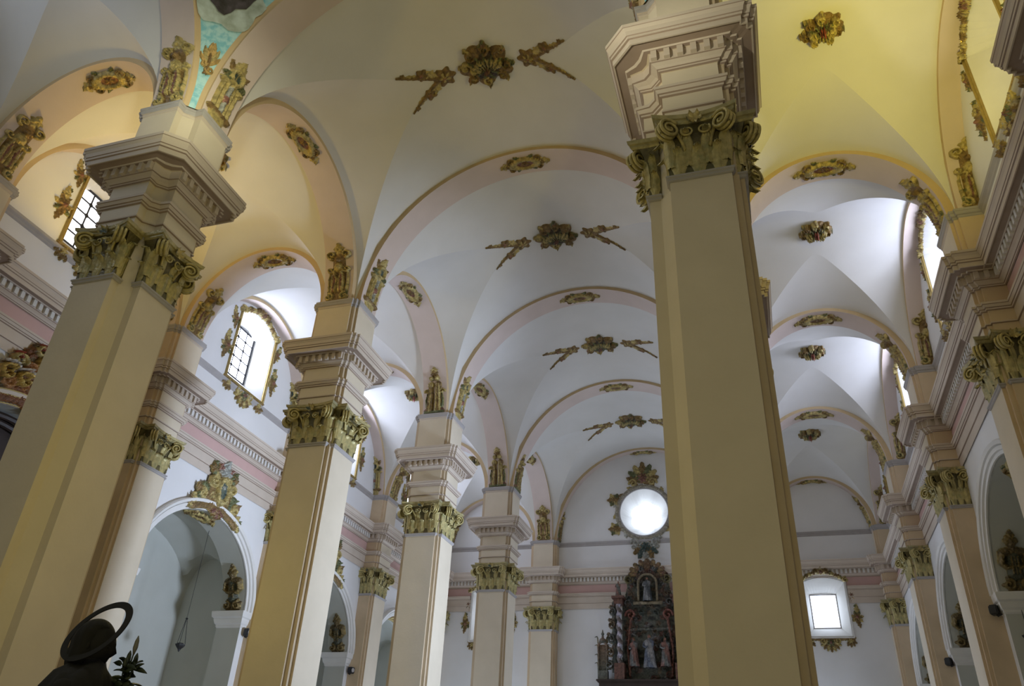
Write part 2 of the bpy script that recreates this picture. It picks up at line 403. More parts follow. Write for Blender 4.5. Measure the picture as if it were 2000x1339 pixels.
def pier(x, y, label, crossing=(), clampf=None, faces=(0, 1, 2, 3), detail=False, dentils='joined', wallp=False, name='pier', side=None, group=None):
    """faces: 0 -Y, 1 +X, 2 +Y, 3 -X"""
    t = thing(name, (x, y, 0), label, 'pilaster' if wallp else 'pier', group)
    def part(nm, prof, mats, **k):
        bm = bmesh.new(); loft_plan(bm, prof, 0, 0, crossing, clampf, strip=3, side=side, **k)
        for v in bm.verts: pass
        o = finish(bm, nm, [M[i] for i in mats], t); return o
    part('plinth', [(0.0, 0.16, 0), (0.9, 0.16, 0), (0.95, 0.12, 0), (1.05, 0.10, 0), (1.15, 0.03, 0), (1.2, 0.0, 0)], ('mould', 'line', 'mould', 'mould'))
    SP = 'tan' if wallp else 'strip'
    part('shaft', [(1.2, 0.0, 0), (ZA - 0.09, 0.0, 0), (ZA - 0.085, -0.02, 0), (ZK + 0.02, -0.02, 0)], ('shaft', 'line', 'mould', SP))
    part('architrave', P_ARCHI, ('shaft', 'line', 'mould', SP))
    part('frieze', P_FRIEZE, ('shaft', 'line', 'mould', SP), captop=False, capbot=False)
    part('bed_moulding', P_BED, ('shaft', 'line', 'mould', SP))
    cor = part('cornice', P_CORN, ('shaft', 'line', 'mould', SP))
    part('upper_block', P_BLOCK, ('shaft', 'line', 'mould', SP))
    part('impost', P_IMPOST, ('mould', 'grey'))
    nrm = ((0, -1), (1, 0), (0, 1), (-1, 0))
    for q in faces:
        lo = -(0.37 if q_left(q) in crossing else PA); hi = (0.37 if q_right(q) in crossing else PA)
        if wallp and clampf:           # half faces beside the wall
            nx, ny = nrm[q]; tx, ty = -ny, nx
            a = clampf(nx * PC + tx * lo, ny * PC + ty * lo); b = clampf(nx * PC + tx * hi, ny * PC + ty * hi)
            lo = (a[0] - nx * PC) * tx + (a[1] - ny * PC) * ty; hi = (b[0] - nx * PC) * tx + (b[1] - ny * PC) * ty
        add_capital(t, *nrm[q], lo, hi, detail); add_astragal(t, *nrm[q], lo, hi)
    spots = dentil_spots(crossing, 0.17)
    bm = bmesh.new() if dentils != 'single' else None
    for (px, py), (nx, ny) in spots:
        if clampf and (Vector(clampf(px, py)) - Vector((px, py))).length > 1e-4: continue
        q = nrm.index((nx, ny))
        if q not in faces: continue
        mw = frame((px, py, 12.72), (-ny, nx, 0), (-nx, -ny, 0), (0, 0, 1))
        if bm is None: link(DENTIL, 'dentil', t, mw)
        else: box(bm, -0.05, 0.05, -0.075, 0.0, 0, 0.19, 0, mw)
    if bm is not None:
        o = finish(bm, 'dentil_row', M['mould'], t); o['kind'] = 'stuff'
    return t

# piers of the nave arcades
bays = ['first', 'second', 'third', 'fourth']
pier(XL, Y[1], 'largest left pier, under the blue painted pendentive', crossing=(3,), detail=True, dentils='single')
pier(XR, Y[1], 'huge right-hand pier running from the bottom edge up to the top edge', crossing=(2,), detail=True, dentils='single')
pier(XL, Y[2], 'yellow-lit free pier, second from the left in the arcade', detail=True, dentils='single')
pier(XL, Y[3], 'cream free pier with narrow capital, third from the left in the arcade')
pier(XL, Y[4], 'slender pinkish pier in front of the end wall, farthest free pier')
for i in (2, 3, 4):
    pier(XR, Y[i], ('right arcade pier directly behind the huge front pier, golden capital edge peeking out',
                    'right arcade pier hidden behind the huge front pier, third in its row',
                    'right arcade pier hidden behind the huge front pier, last before the end wall')[i - 2])
# wall pilasters: the same plan half sunk in the walls
def cl_left(x, y):  return (max(x, 0.0), y)
def cl_right(x, y): return (min(x, 0.0), y)
def cl_end(x, y):   return (x, min(y, 0.0))
def cl_cl(x, y):    return (max(x, 0.0), min(y, 0.0))
def cl_cr(x, y):    return (min(x, 0.0), min(y, 0.0))
names_l = ['left wall pilaster whose cornice pokes in at the left photo edge',
           'left wall pilaster between the front pier and the first altar niche, with gilded capital',
           'left wall pilaster mostly hidden behind the yellow-lit pier',
           'small left wall pilaster with pink entablature between second and third free piers']
names_r = ['right wall pilaster at the top right corner of the photo',
           'right wall pilaster with large dark capital at the right photo edge',
           'right wall pilaster beside the first shadowed niche, middle of the three visible',
           'small right wall pilaster nearest the far corner of the right aisle']
sidex = lambda n: abs(n.y) > 0.7
for i in range(1, 5):
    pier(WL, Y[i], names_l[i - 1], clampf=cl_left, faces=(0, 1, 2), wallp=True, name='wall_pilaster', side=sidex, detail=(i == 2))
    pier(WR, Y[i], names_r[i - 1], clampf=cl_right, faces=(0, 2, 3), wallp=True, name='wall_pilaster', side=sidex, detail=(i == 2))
sidey = lambda n: abs(n.x) > 0.7
pier(XL, Y[5], 'end wall pilaster between the left aisle and the nave lunette', clampf=cl_end, faces=(0, 1, 3), wallp=True, name='wall_pilaster', side=sidey)
pier(XR, Y[5], 'end wall pilaster right of the carved altarpiece, behind the huge pier', clampf=cl_end, faces=(0, 1, 3), wallp=True, name='wall_pilaster', side=sidey)
pier(WL, Y[5], 'corner pilaster where the left wall meets the end wall', clampf=cl_cl, faces=(0, 1), wallp=True, name='corner_pilaster', side=sidex)
pier(WR, Y[5], 'corner pilaster where the right wall meets the end wall', clampf=cl_cr, faces=(0, 3), wallp=True, name='corner_pilaster', side=sidex)

# ---------------------------------------------------------------- arches
def arch_mesh(rx, rz, w0, w1, th=0.45, n=56):
    """local: x span axis, y width axis (from -w0 to w1), z up"""
    bm = bmesh.new(); rows = []
    for k in range(n + 1):
        a = PI * k / n; c, s = math.cos(a), math.sin(a)
        rows.append(((rx * c, -w0, rz * s), (rx * c, w1, rz * s), ((rx + th) * c, w1, (rz + th) * s), ((rx + th) * c, -w0, (rz + th) * s)))
    for A, B in zip(rows, rows[1:]):
        for j in range(4):
            vs = [bm.verts.new(p) for p in (A[j], A[(j + 1) % 4], B[(j + 1) % 4], B[j])]
            f = bm.faces.new(vs); f.material_index = 0 if j == 0 else 1
    bmesh.ops.remove_doubles(bm, verts=bm.verts, dist=1e-4)
    bmesh.ops.recalc_face_normals(bm, faces=bm.faces)
    me = bpy.data.meshes.new('arch'); bm.normal_update(); bm.to_mesh(me); bm.free()
    me.materials.append(M['arch']); me.materials.append(M['edge'])
    me.shade_smooth(); me.set_sharp_from_angle(angle=math.radians(30)); return me
ARX = dict(nave=(XR - XL) / 2 - 0.715, aisle=3.25 - 0.715, arc=4.0 - 0.715, cross=5.68 - 0.715)
ARZ = dict(nave=HN, aisle=HA, arc=HS, cross=HN)
AME = {}
def arch(kind, cx, cy, along, label, w0=0.5, w1=0.5, rx=None, z=ZI):
    """along 'x': spans in x; 'y': spans in y"""
    rx = rx or ARX[kind]; key = (kind, w0, w1, round(rx, 2))
    if key not in AME: AME[key] = arch_mesh(rx, ARZ[kind], w0, w1)
    mw = frame((cx, cy, z), (1, 0, 0), (0, 1, 0), (0, 0, 1)) if along == 'x' else frame((cx, cy, z), (0, 1, 0), (-1, 0, 0), (0, 0, 1))
    o = link(AME[key], 'arch', None, mw); tag(o, label, 'arch'); return mw, rx, ARZ[kind]
A_nave = {}; A_left = {}; A_right = {}; A_arcL = {}; A_arcR = {}; A_wL = {}; A_wR = {}
nth = {1: 'nearest', 2: 'second', 3: 'third', 4: 'fourth', 5: 'farthest'}
for i in range(1, 6):
    lab = {1: 'wide crossing arch rising from beside the blue pendentive out of the top of the photo', 2: 'rose nave arch springing from the yellow-lit second pier',
           3: 'rose nave arch springing from the third free pier', 4: 'rose nave arch springing from the farthest free pier', 5: 'nave arch against the end wall framing the round window'}[i]
    A_nave[i] = arch('nave', XM, Y[i], 'x', lab, w0=(0.42 if i == 1 else 0.5))
    A_left[i] = arch('aisle', XB, Y[i], 'x', 'left aisle cross arch, %s from the camera, rising from the %s left wall pilaster' % (nth[i], nth[i]), rx=(XL - WL) / 2 - 0.715)
    A_right[i] = arch('aisle', XA, Y[i], 'x', 'right aisle cross arch, %s from the camera, rising from the %s right wall pilaster' % (nth[i], nth[i]), rx=(WR - XR) / 2 - 0.715)
for i in range(0, 5):
    cy = (Y[i] + Y[i + 1]) / 2 if i else (Y0 + Y[1]) / 2
    kind = 'arc' if i else 'cross'; rx = (Y[i + 1] - Y[i]) / 2 - 0.715 if i else ARX['cross']
    bn = ['crossing', 'first', 'second', 'third', 'fourth'][i]
    A_arcL[i] = arch(kind, XL, cy, 'y', 'left arcade arch of the %s bay between nave and aisle' % bn, rx=rx, w0=(0.42 if i == 0 else 0.5))
    A_arcR[i] = arch(kind, XR, cy, 'y', 'right arcade arch of the %s bay between nave and aisle' % bn, rx=rx, w1=(0.42 if i == 0 else 0.5))
    A_wL[i] = arch(kind, WL, cy, 'y', 'wall arch of the %s bay lying against the left wall' % bn, rx=rx)
    A_wR[i] = arch(kind, WR, cy, 'y', 'wall arch of the %s bay lying against the right wall' % bn, rx=rx)

# ---------------------------------------------------------------- vault webs
def web_solve(Mf, Lf, q_apex, q_max, p, pmax):
    """coordinate where barrel height M(q) equals lunette height L(q,p)"""
    lo, hi = q_apex * 0.5, q_max
    f = lambda q: Mf(q) - Lf(q, p)
    for _ in range(50):
        m = (lo + hi) / 2
        if f(m) > 0: lo = m
        else: hi = m
    return (lo + hi) / 2
class Vault:
    """barrel along axis p over coordinate q; lunettes from both ends of q. q,p are local half coordinates"""
    def __init__(s, cx, cy, a, b, HM, HL, apex, qaxis):
        s.cx, s.cy, s.a, s.b, s.HM, s.HL, s.apex, s.qaxis = cx, cy, a, b, HM, HL, apex, qaxis
        s.HP = HM * math.sqrt(1 - (apex / a) ** 2)
    def Mf(s, q): return s.HM * math.sqrt(max(0, 1 - (q / s.a) ** 2))
    def Lf(s, q, p):
        t = (s.a - abs(q)) / (s.a - s.apex)
        return (s.HL + (s.HP - s.HL) * t) * math.sqrt(max(0, 1 - (p / s.b) ** 2))
    def pt(s, q, p, z): return (s.cx + q, s.cy + p, ZI + z) if s.qaxis == 'x' else (s.cx + p, s.cy + q, ZI + z)
    def z(s, x, y):
        q, p = (x - s.cx, y - s.cy) if s.qaxis == 'x' else (y - s.cy, x - s.cx)
        q = abs(q)
        return ZI + max(s.Mf(q), s.Lf(q, p) if q > s.apex else 0)
    def build(s, name='ceiling'):
        bm = bmesh.new(); NP, NQ = 48, 24
        ps = [s.b * math.sin(PI / 2 * (-1 + 2 * k / NP)) for k in range(NP + 1)]
        qs = [web_solve(s.Mf, s.Lf, s.apex, s.a, p, s.b) if abs(p) < s.b * 0.9999 else s.a for p in ps]
        qs[NP // 2] = s.apex
        rows = [[s.pt(qg * (-1 + 2 * j / NQ), p, s.Mf(abs(qg * (-1 + 2 * j / NQ)))) for j in range(NQ + 1)] for p, qg in zip(ps, qs)]
        quadgrid(bm, rows)
        for sg in (-1, 1):
            rows = []
            for p, qg in zip(ps, qs):
                r = []
                for j in range(NQ // 2 + 1):
                    q = qg + (s.a - qg) * j / (NQ // 2)
                    z = s.Lf(q, p) if j else s.Mf(qg)
                    r.append(s.pt(sg * q, p, z))
                rows.append(r)
            quadgrid(bm, rows)
        return struct(finish(bm, name, M['web'], None, True))
V_nave = {}; V_left = {}; V_right = {}
for i in range(1, 5):
    cy = (Y[i] + Y[i + 1]) / 2; b = (Y[i + 1] - Y[i]) / 2 - 0.5
    V_nave[i] = Vault(XM, cy, (XR - XL) / 2 - 0.5, b, HN + 0.12, HS + 0.12, 1.45, 'x')
    V_left[i] = Vault(XB, cy, b, (XL - WL) / 2 - 0.5, HS + 0.12, HA + 0.12, 1.1, 'y')
    V_right[i] = Vault(XA, cy, b, (WR - XR) / 2 - 0.5, HS + 0.12, HA + 0.12, 1.1, 'y')
cyc = (Y0 + Y[1]) / 2
V_left[0] = Vault(XB, cyc, 5.18, (XL - WL) / 2 - 0.5, HN + 0.12, HA + 0.12, 1.45, 'y')
V_right[0] = Vault(XA, cyc, 5.18, (WR - XR) / 2 - 0.5, HN + 0.12, HA + 0.12, 1.45, 'y')
for d, nm in ((V_nave, 'nave'), (V_left, 'left aisle'), (V_right, 'right aisle')):
    for i, v in d.items():
        o = v.build(); o['label'] = 'white plaster groin vault of the %s, %s bay' % (nm, ['crossing', 'first', 'second', 'third', 'fourth'][i])

# crossing: four pendentives and a plain drum
RP = 7.26; KP = 1.05; CX, CY = XM, cyc; HX = 5.26
def pend_pt(z, s, q, off=0.0):
    """z height above the imposts, s 0..1 between the arches, q quadrant"""
    r = math.sqrt(RP * RP - (z / KP) ** 2) - off
    a0 = math.acos(min(1, HX / (r + off))); a = a0 + (PI / 2 - 2 * a0) * s + q * PI / 2
    return (CX + r * math.cos(a), CY + r * math.sin(a), ZI + z)
def mat_blue():
    m = mat('blue_mosaic_paint', (0.16, 0.42, 0.55), 0.7, 0.10, 6)
    nt = m.node_tree; r = [n for n in nt.nodes if n.type == 'VALTORGB'][0]
    n = [n for n in nt.nodes if n.type == 'TEX_NOISE'][0]; n.inputs['Scale'].default_value = 7; n.inputs['Detail'].default_value = 8
    r.color_ramp.elements[0].color = (0.22, 0.55, 0.66, 1); r.color_ramp.elements[1].color = (0.46, 0.74, 0.78, 1)
    r.color_ramp.elements[0].position = 0.4; r.color_ramp.elements[1].position = 0.6
    return m
M['blue'] = mat_blue()
ZP = KP * math.sqrt(RP * RP - HX * HX) - 0.01
for q in range(4):
    bm = bmesh.new(); rows = []
    NZ = 30
    for k in range(NZ + 1):
        z = ZP * k / NZ
        L = (PI / 2 - 2 * math.acos(min(1, HX / math.sqrt(RP * RP - (z / KP) ** 2)))) * 6
        e = min(0.3, 0.10 / max(L, 0.2))
        rows.append([pend_pt(z, s, q) for s in [0, e] + [e + (1 - 2 * e) * j / 12 for j in range(1, 12)] + [1 - e, 1]])
    V = quadgrid(bm, rows)
    bm.faces.ensure_lookup_table()
    m = len(rows[0]) - 1
    for n, f in enumerate(bm.faces): f.material_index = 1 if n % m in (0, m - 1) else 0
    o = struct(finish(bm, 'pendentive', [M['blue'], M['edge']], None, True), 'blue painted pendentive with ochre borders, %s of the crossing' %
               ['far right corner', 'far left corner, above the largest left pier', 'near left corner', 'near right corner'][q])
bm = bmesh.new(); lathe(bm, [(ZI + ZP, HX), (ZI + ZP + 0.3, HX + 0.1), (ZI + ZP + 2.5, HX)] + [(ZI + ZP + 2.5 + HX * math.sin(a), HX * math.cos(a)) for a in [PI / 2 * k / 12 for k in range(1, 12)]], 48, CX, CY, cap=False)
struct(finish(bm, 'ceiling', M['web'], None, True), 'white dome over the crossing')
# painted cloud with dark seated figure on the pendentive (flat paint)
def paint_patch(name, zc, sc_, wdt, hgt, shape, mt, q=1, off=0.02, n=28, parent=None):
    bm = bmesh.new(); c = bm.verts.new(pend_pt(zc, sc_, q, off)); ring = []
    rings = []
    for k in range(n):
        a = 2 * PI * k / n; f = shape(a); row = []
        for j in (0.33, 0.66, 1.0):
            dx, dz = wdt * f * j * math.cos(a), hgt * f * j * math.sin(a)
            z = zc + dz; r = math.sqrt(RP * RP - (z / KP) ** 2); a0 = math.acos(min(1, HX / r)); L = max(0.1, (PI / 2 - 2 * a0) * r)
            row.append(bm.verts.new(pend_pt(z, min(0.97, max(0.03, 0.5 + (sc_ - 0.5) - dx / L)), q, off)))
        rings.append(row)
    for k in range(n):
        A, B = rings[k], rings[(k + 1) % n]
        bm.faces.new((c, A[0], B[0]))
        for j in (0, 1): bm.faces.new((A[j], A[j + 1], B[j + 1], B[j]))
    return finish(bm, name, mt, parent, True)
m_cloud = mat('painted_cloud', (0.46, 0.54, 0.52), 0.8, 0.35, 3.5, 0.0)
m_robe = mat('painted_dark_robe', (0.07, 0.06, 0.07), 0.8, 0.6, 5, 0.0)
cl = paint_patch('painted_cloud', 3.05, 0.5, 0.80, 0.68, lambda a: 1 + 0.10 * math.sin(5 * a) + 0.06 * math.sin(9 * a + 1), m_cloud)
tag(cl, 'painted grey cloud bank on the blue pendentive at the top edge', 'painting')
paint_patch('painted_robe', 3.38, 0.5, 0.56, 0.60, lambda a: 1 + 0.14 * math.sin(3 * a + 1) + 0.08 * math.sin(7 * a), m_robe, off=0.035, parent=cl)

# ---------------------------------------------------------------- walls with openings
WINY = [(Y[i] + Y[i + 1]) / 2 for i in range(1, 5)]
def wall_mesh(rect, holes, tf, name, mt):
    outer = [Vector((x, z, 0)) for x, z in ((rect[0], rect[2]), (rect[1], rect[2]), (rect[1], rect[3]), (rect[0], rect[3]))]
    loops = [outer] + [[Vector((x, z, 0)) for x, z in h] for h in holes]
    flat = [p for l in loops for p in l]
    bm = bmesh.new(); vs = [bm.verts.new(tf(p.x, p.y, 0)) for p in flat]
    for t in tessellate_polygon(loops):
        try: bm.faces.new([vs[i] for i in t])
        except ValueError: pass
    return bm
def seg_arch(c, hw, z0, zs, rise, n=16):
    """outline: sill z0, springing zs, segmental/elliptic head"""
    pts = [(c - hw, z0), (c + hw, z0)]
    for k in range(n + 1):
        a = PI * k / n; pts.append((c + hw * math.cos(a), zs + rise * math.sin(a)))
    return pts
def seg_head(c, hw, z0, zs, rise, n=12):
    R = (hw * hw + rise * rise) / (2 * rise); pts = [(c - hw, z0), (c + hw, z0)]
    a0 = math.asin(hw / R)
    for k in range(n + 1):
        a = a0 - 2 * a0 * k / n; pts.append((c + R * math.sin(a), zs + rise - R + R * math.cos(a)))
    return pts
def reveal(bm, A, B, tf, dA, dB, mi=0):
    n = len(A); va = [bm.verts.new(tf(x, z, dA)) for x, z in A]; vb = [bm.verts.new(tf(x, z, dB)) for x, z in B]
    for k in range(n): bm.faces.new((va[k], va[(k + 1) % n], vb[(k + 1) % n], vb[k])).material_index = mi
tfL = lambda y, z, d: (WL - d, y, z)
tfR = lambda y, z, d: (WR + d, y, z)
YE = 42.2
tfE = lambda x, z, d: (x, YE + d, z)
NZS, NHW, NR = 7.50, 2.95, 2.66        # niche springing, half width, rise
def win_outline(c): return seg_head(c, 1.13, 15.12, 17.88, 0.48)
def win_inner(c):   return seg_head(c, 0.72, 15.72, 17.72, 0.10)
def niche(c): return seg_arch(c, NHW if c < 36 else NHW + 0.1, 0.0, NZS, NR, 28)
hl = []
for c in WINY: hl += [niche(c), win_outline(c)]
for tf, nm in ((tfL, 'wall_left'), (tfR, 'wall_right')):
    # niches start at the floor: give the wall a thin threshold strip below them
    bm = wall_mesh((Y0 - 0.6, 42.3, -0.05, 20.6), hl, tf, nm, M['wall'])
    struct(finish(bm, nm, M['wall']), 'white plaster %s wall of the aisle' % nm[5:])
WB, WO = 2.60, -14.88
def endwin(c): return seg_head(c, 1.0, 9.80, 12.30, 0.24)
def endin(c):  return seg_head(c, 0.62, 10.32, 11.92, 0.03)
def circ(cx, cz, r, n=40, lob=0): return [(cx + (r * (1 + lob * abs(math.sin(3 * a)))) * math.cos(a), cz + (r * (1 + lob * abs(math.sin(3 * a)))) * math.sin(a)) for a in [2 * PI * k / n for k in range(n)]]
OCX, OCZ, OCR = XM - 0.08, 16.50, 1.36
bm = wall_mesh((WL - 0.1, WR + 0.1, 0, 21.5), [endwin(WB), endwin(WO), circ(OCX, OCZ, OCR)], tfE, 'wall_back', M['wall'])
struct(finish(bm, 'wall_back', M['wall']), 'white end wall with the round window')
bm = bmesh.new(); box(bm, WL - 3.4, WR + 3.4, Y0 - 6, 42.4, -0.2, 0.0)
struct(finish(bm, 'floor', M['stone']), 'stone church floor')

# windows
def window(idx, tf, outer, inner, depth, label, muntins=True, cxz=None, gold=True, glass='glass'):
    t = bpy.data.objects.new('window_%d' % idx, None); COL.objects.link(t); struct(t, label)
    c = tf(cxz[0], cxz[1], 0); t.location = c; inv = Matrix.Translation(-Vector(c))
    def fin(bm, nm, m, sm=False):
        bm.transform(inv); return finish(bm, nm, m, t, sm)
    bm = bmesh.new(); reveal(bm, outer, inner, tf, 0, depth); fin(bm, 'reveal', M['white'])
    if not muntins:
        bm = bmesh.new(); bm.faces.new([bm.verts.new(tf(x, z, depth + 0.02)) for x, z in inner]); fin(bm, 'pane', M[glass])
    else:
        xa, xb = min(p[0] for p in inner), max(p[0] for p in inner); za_, zb_ = min(p[1] for p in inner), max(p[1] for p in inner)
        for i_ in range(3):
            for k_ in range(5):
                u0, u1 = xa + (xb - xa) * i_ / 3, xa + (xb - xa) * (i_ + 1) / 3; v0, v1 = za_ + (zb_ - za_) * k_ / 5, za_ + (zb_ - za_) * (k_ + 1) / 5
                bm = bmesh.new(); bm.faces.new([bm.verts.new(tf(x, z, depth + 0.02)) for x, z in ((u0, v0), (u1, v0), (u1, v1), (u0, v1))]); fin(bm, 'pane', M[glass])
    n = len(outer)
    def grow(L, o):
        cx = sum(p[0] for p in L) / len(L); cz = (max(p[1] for p in L) + min(p[1] for p in L)) / 2
        hw = max(p[0] for p in L) - cx; hh = max(p[1] for p in L) - cz
        return [(cx + (x - cx) * (1 + o / hw), cz + (z - cz) * (1 + o / hh)) for x, z in L]
    bm = bmesh.new()
    reveal(bm, grow(outer, 0.0), grow(outer, 0.02), tf, 0.05, -0.05); reveal(bm, grow(outer, 0.02), grow(outer, 0.055), tf, -0.05, -0.04)
    reveal(bm, grow(outer, 0.055), grow(outer, 0.07), tf, -0.04, -0.09); reveal(bm, grow(outer, 0.07), grow(outer, 0.12), tf, -0.09, -0.08)
    reveal(bm, grow(outer, 0.12), grow(outer, 0.13), tf, -0.08, 0.01)
    fin(bm, 'window_frame', M['gold'] if gold else M['white'])
    if muntins:
        bm = bmesh.new()
        x0 = min(p[0] for p in inner); x1 = max(p[0] for p in inner); z0 = min(p[1] for p in inner); z1 = max(p[1] for p in inner)
        f = lambda x, z: Vector(tf(x, z, depth - 0.02))
        for a, b in (((x0, z0), (x1, z0)), ((x1, z0), (x1, z1)), ((x1, z1), (x0, z1)), ((x0, z1), (x0, z0))): tube(bm, [f(*a), f(*b)], 0.05, 4)
        fin(bm, 'sash', M['iron'])
        nx, nz = 3, 5
        cw, ch = (x1 - x0) / nx, (z1 - z0) / nz
        for k in range(1, nx):
            bm = bmesh.new(); tube(bm, [f(x0 + cw * k, z0), f(x0 + cw * k, z1)], 0.03, 4); fin(bm, 'muntin', M['iron'])
        for k in range(1, nz):
            bm = bmesh.new(); tube(bm, [f(x0, z0 + ch * k), f(x1, z0 + ch * k)], 0.03, 4); fin(bm, 'muntin', M['iron'])
        for i in range(1, nx):
            for k in range(1, nz):
                bm = bmesh.new(); p = f(x0 + cw * i, z0 + ch * k); s = 0.08
                e1 = (f(x0 + 1, z0) - f(x0, z0)).normalized(); e2 = Vector((0, 0, 1))
                tube(bm, [p + e1 * s, p + e2 * s, p - e1 * s, p - e2 * s, p + e1 * s], 0.018, 4, cap=False); fin(bm, 'muntin_boss', M['iron'])
    return t
wi = 1
for k, c in enumerate(WINY):
    window(wi, tfL, win_outline(c), win_inner(c), 0.72, 'arched gilt-framed window high on the left wall, %s bay' % bays[k], cxz=(c, 15.12), glass='glass_dim' if k == 0 else 'glass'); wi += 1
for k, c in enumerate(WINY):
    window(wi, tfR, win_outline(c), win_inner(c), 0.72, 'arched gilt-framed window high on the right wall, %s bay' % bays[k], cxz=(c, 15.12), glass='glass_faint' if k in (0, 3) else 'glass'); wi += 1
window(wi, tfE, endwin(WB), endin(WB), 0.8, 'bright low window in the end wall of the right aisle', muntins=False, cxz=(WB, 9.8), gold=False, glass='glass_end'); wi += 1
window(wi, tfE, endwin(WO), endin(WO), 0.8, 'bright low window in the end wall of the left aisle', muntins=False, cxz=(WO, 9.8), gold=False, glass='glass_end'); wi += 1
window(wi, tfE, circ(OCX, OCZ, OCR, 48), circ(OCX, OCZ, 0.80, 48, 0.14), 0.85, 'round rose window high in the end wall', muntins=False, cxz=(OCX, OCZ), gold=False, glass='glass_end'); wi += 1
for o in [o for o in bpy.data.objects if o.name.startswith('window_9') or o.name.startswith('window_10')]:
    c = WB if o.name.startswith('window_9') else WO
    bm = bmesh.new()
    for s in (-0.62, 0.62): tube(bm, [(s, 0.77, 0.52), (s, 0.77, 2.12)], 0.03, 4)
    for s in (0.52, 2.12): tube(bm, [(-0.62, 0.77, s), (0.62, 0.77, s)], 0.03, 4)
    finish(bm, 'sash', M['grey'], o)

# wall entablature, dado moulding
def run(prof, tf, s0, s1, name, mats, base=0.0, label=None, parent=None, scale=1.0):
    bm = bmesh.new()
    for (z, o, mi), (z2, o2, _) in zip(prof, prof[1:]):
        vs = [bm.verts.new(tf(a, zz, -(base + oo * scale))) for a, zz, oo in ((s0, z, o), (s1, z, o), (s1, z2, o2), (s0, z2, o2))]
        bm.faces.new(vs).material_index = mi
    return finish(bm, name, [M[i] for i in mats], parent)
def dent_run(tf, s0, s1, base, parent):
    bm = bmesh.new(); n = int((s1 - s0) / 0.2); 
    for k in range(n):
        s = s0 + (k + 0.5) * (s1 - s0) / n
        a = [tf(s + i * 0.05, z, -(base + d)) for z in (12.72, 12.91) for d in (0.0, 0.075) for i in (-1, 1)]
        vs = [bm.verts.new(p) for p in a]
        for f in ((0, 2, 3, 1), (4, 5, 7, 6), (0, 1, 5, 4), (2, 6, 7, 3), (0, 4, 6, 2), (1, 3, 7, 5)): bm.faces.new([vs[i] for i in f])
    o = finish(bm, 'dentil_row', M['white'], parent); o['kind'] = 'stuff'
trim = 1
def entab(tf, s0, s1, label, ctr, gap=None):
    global trim
    t = bpy.data.objects.new('trim_%d' % trim, None); trim += 1; COL.objects.link(t); struct(t, label)
    a = tf((s0 + s1) / 2, ZK, 0); t.location = a
    loc = lambda s, z, d: tuple(Vector(tf(s, z, d)) - Vector(a))
    B = 0.04
    for a0, a1 in ([(s0, s1)] if not gap else [(s0, gap - 1.14), (gap + 1.14, s1)]):
        run([(z, o, mi) for z, o, mi in P_ARCHI], loc, a0, a1, 'architrave', ('mould', 'line', 'mould'), B, parent=t)
        run([(12.13, 0.0, 0), (12.58, 0.0, 0)], loc, a0, a1, 'frieze', ('frieze',), B, parent=t)
        run([(ZK - 0.01, 0.0, 0), (ZK, 0.0, 0)], loc, a0, a1, 'soffit', ('mould',), B, parent=t)
    run(P_BED, loc, s0, s1, 'bed_moulding', ('mould', 'line', 'mould'), B, parent=t)
    dent_run(loc, s0, s1, B + 0.17, t)
    run(P_CORN, loc, s0, s1, 'cornice', ('mould', 'line', 'mould'), B, parent=t)
    run([(14.70, 0.0, 0), (14.74, 0.03, 0), (14.80, 0.04, 0), (14.86, 0.09, 0), (14.93, 0.10, 0), (14.94, 0.0, 0)], loc, s0, s1, 'dado_moulding', ('grey',), 0.0, parent=t)
for i in range(0, 5):
    s0 = (Y[i] if i else Y0) + 0.55; s1 = Y[i + 1] - 0.55
    bn = ['crossing', 'first', 'second', 'third', 'fourth'][i]
    entab(tfL, s0, s1, 'pink frieze and toothed cornice on the left wall, %s bay' % bn, 0)
    entab(tfR, s0, s1, 'pink frieze and toothed cornice on the right wall, %s bay' % bn, 0)
entab(tfE, WL + 0.55, XL - 0.55, 'entablature on the end wall of the left aisle', 0, WO)
entab(tfE, XL + 0.55, XR - 0.55, 'entablature on the end wall of the nave', 0)
entab(tfE, XR + 0.55, WR - 0.55, 'entablature on the end wall of the right aisle', 0, WB)
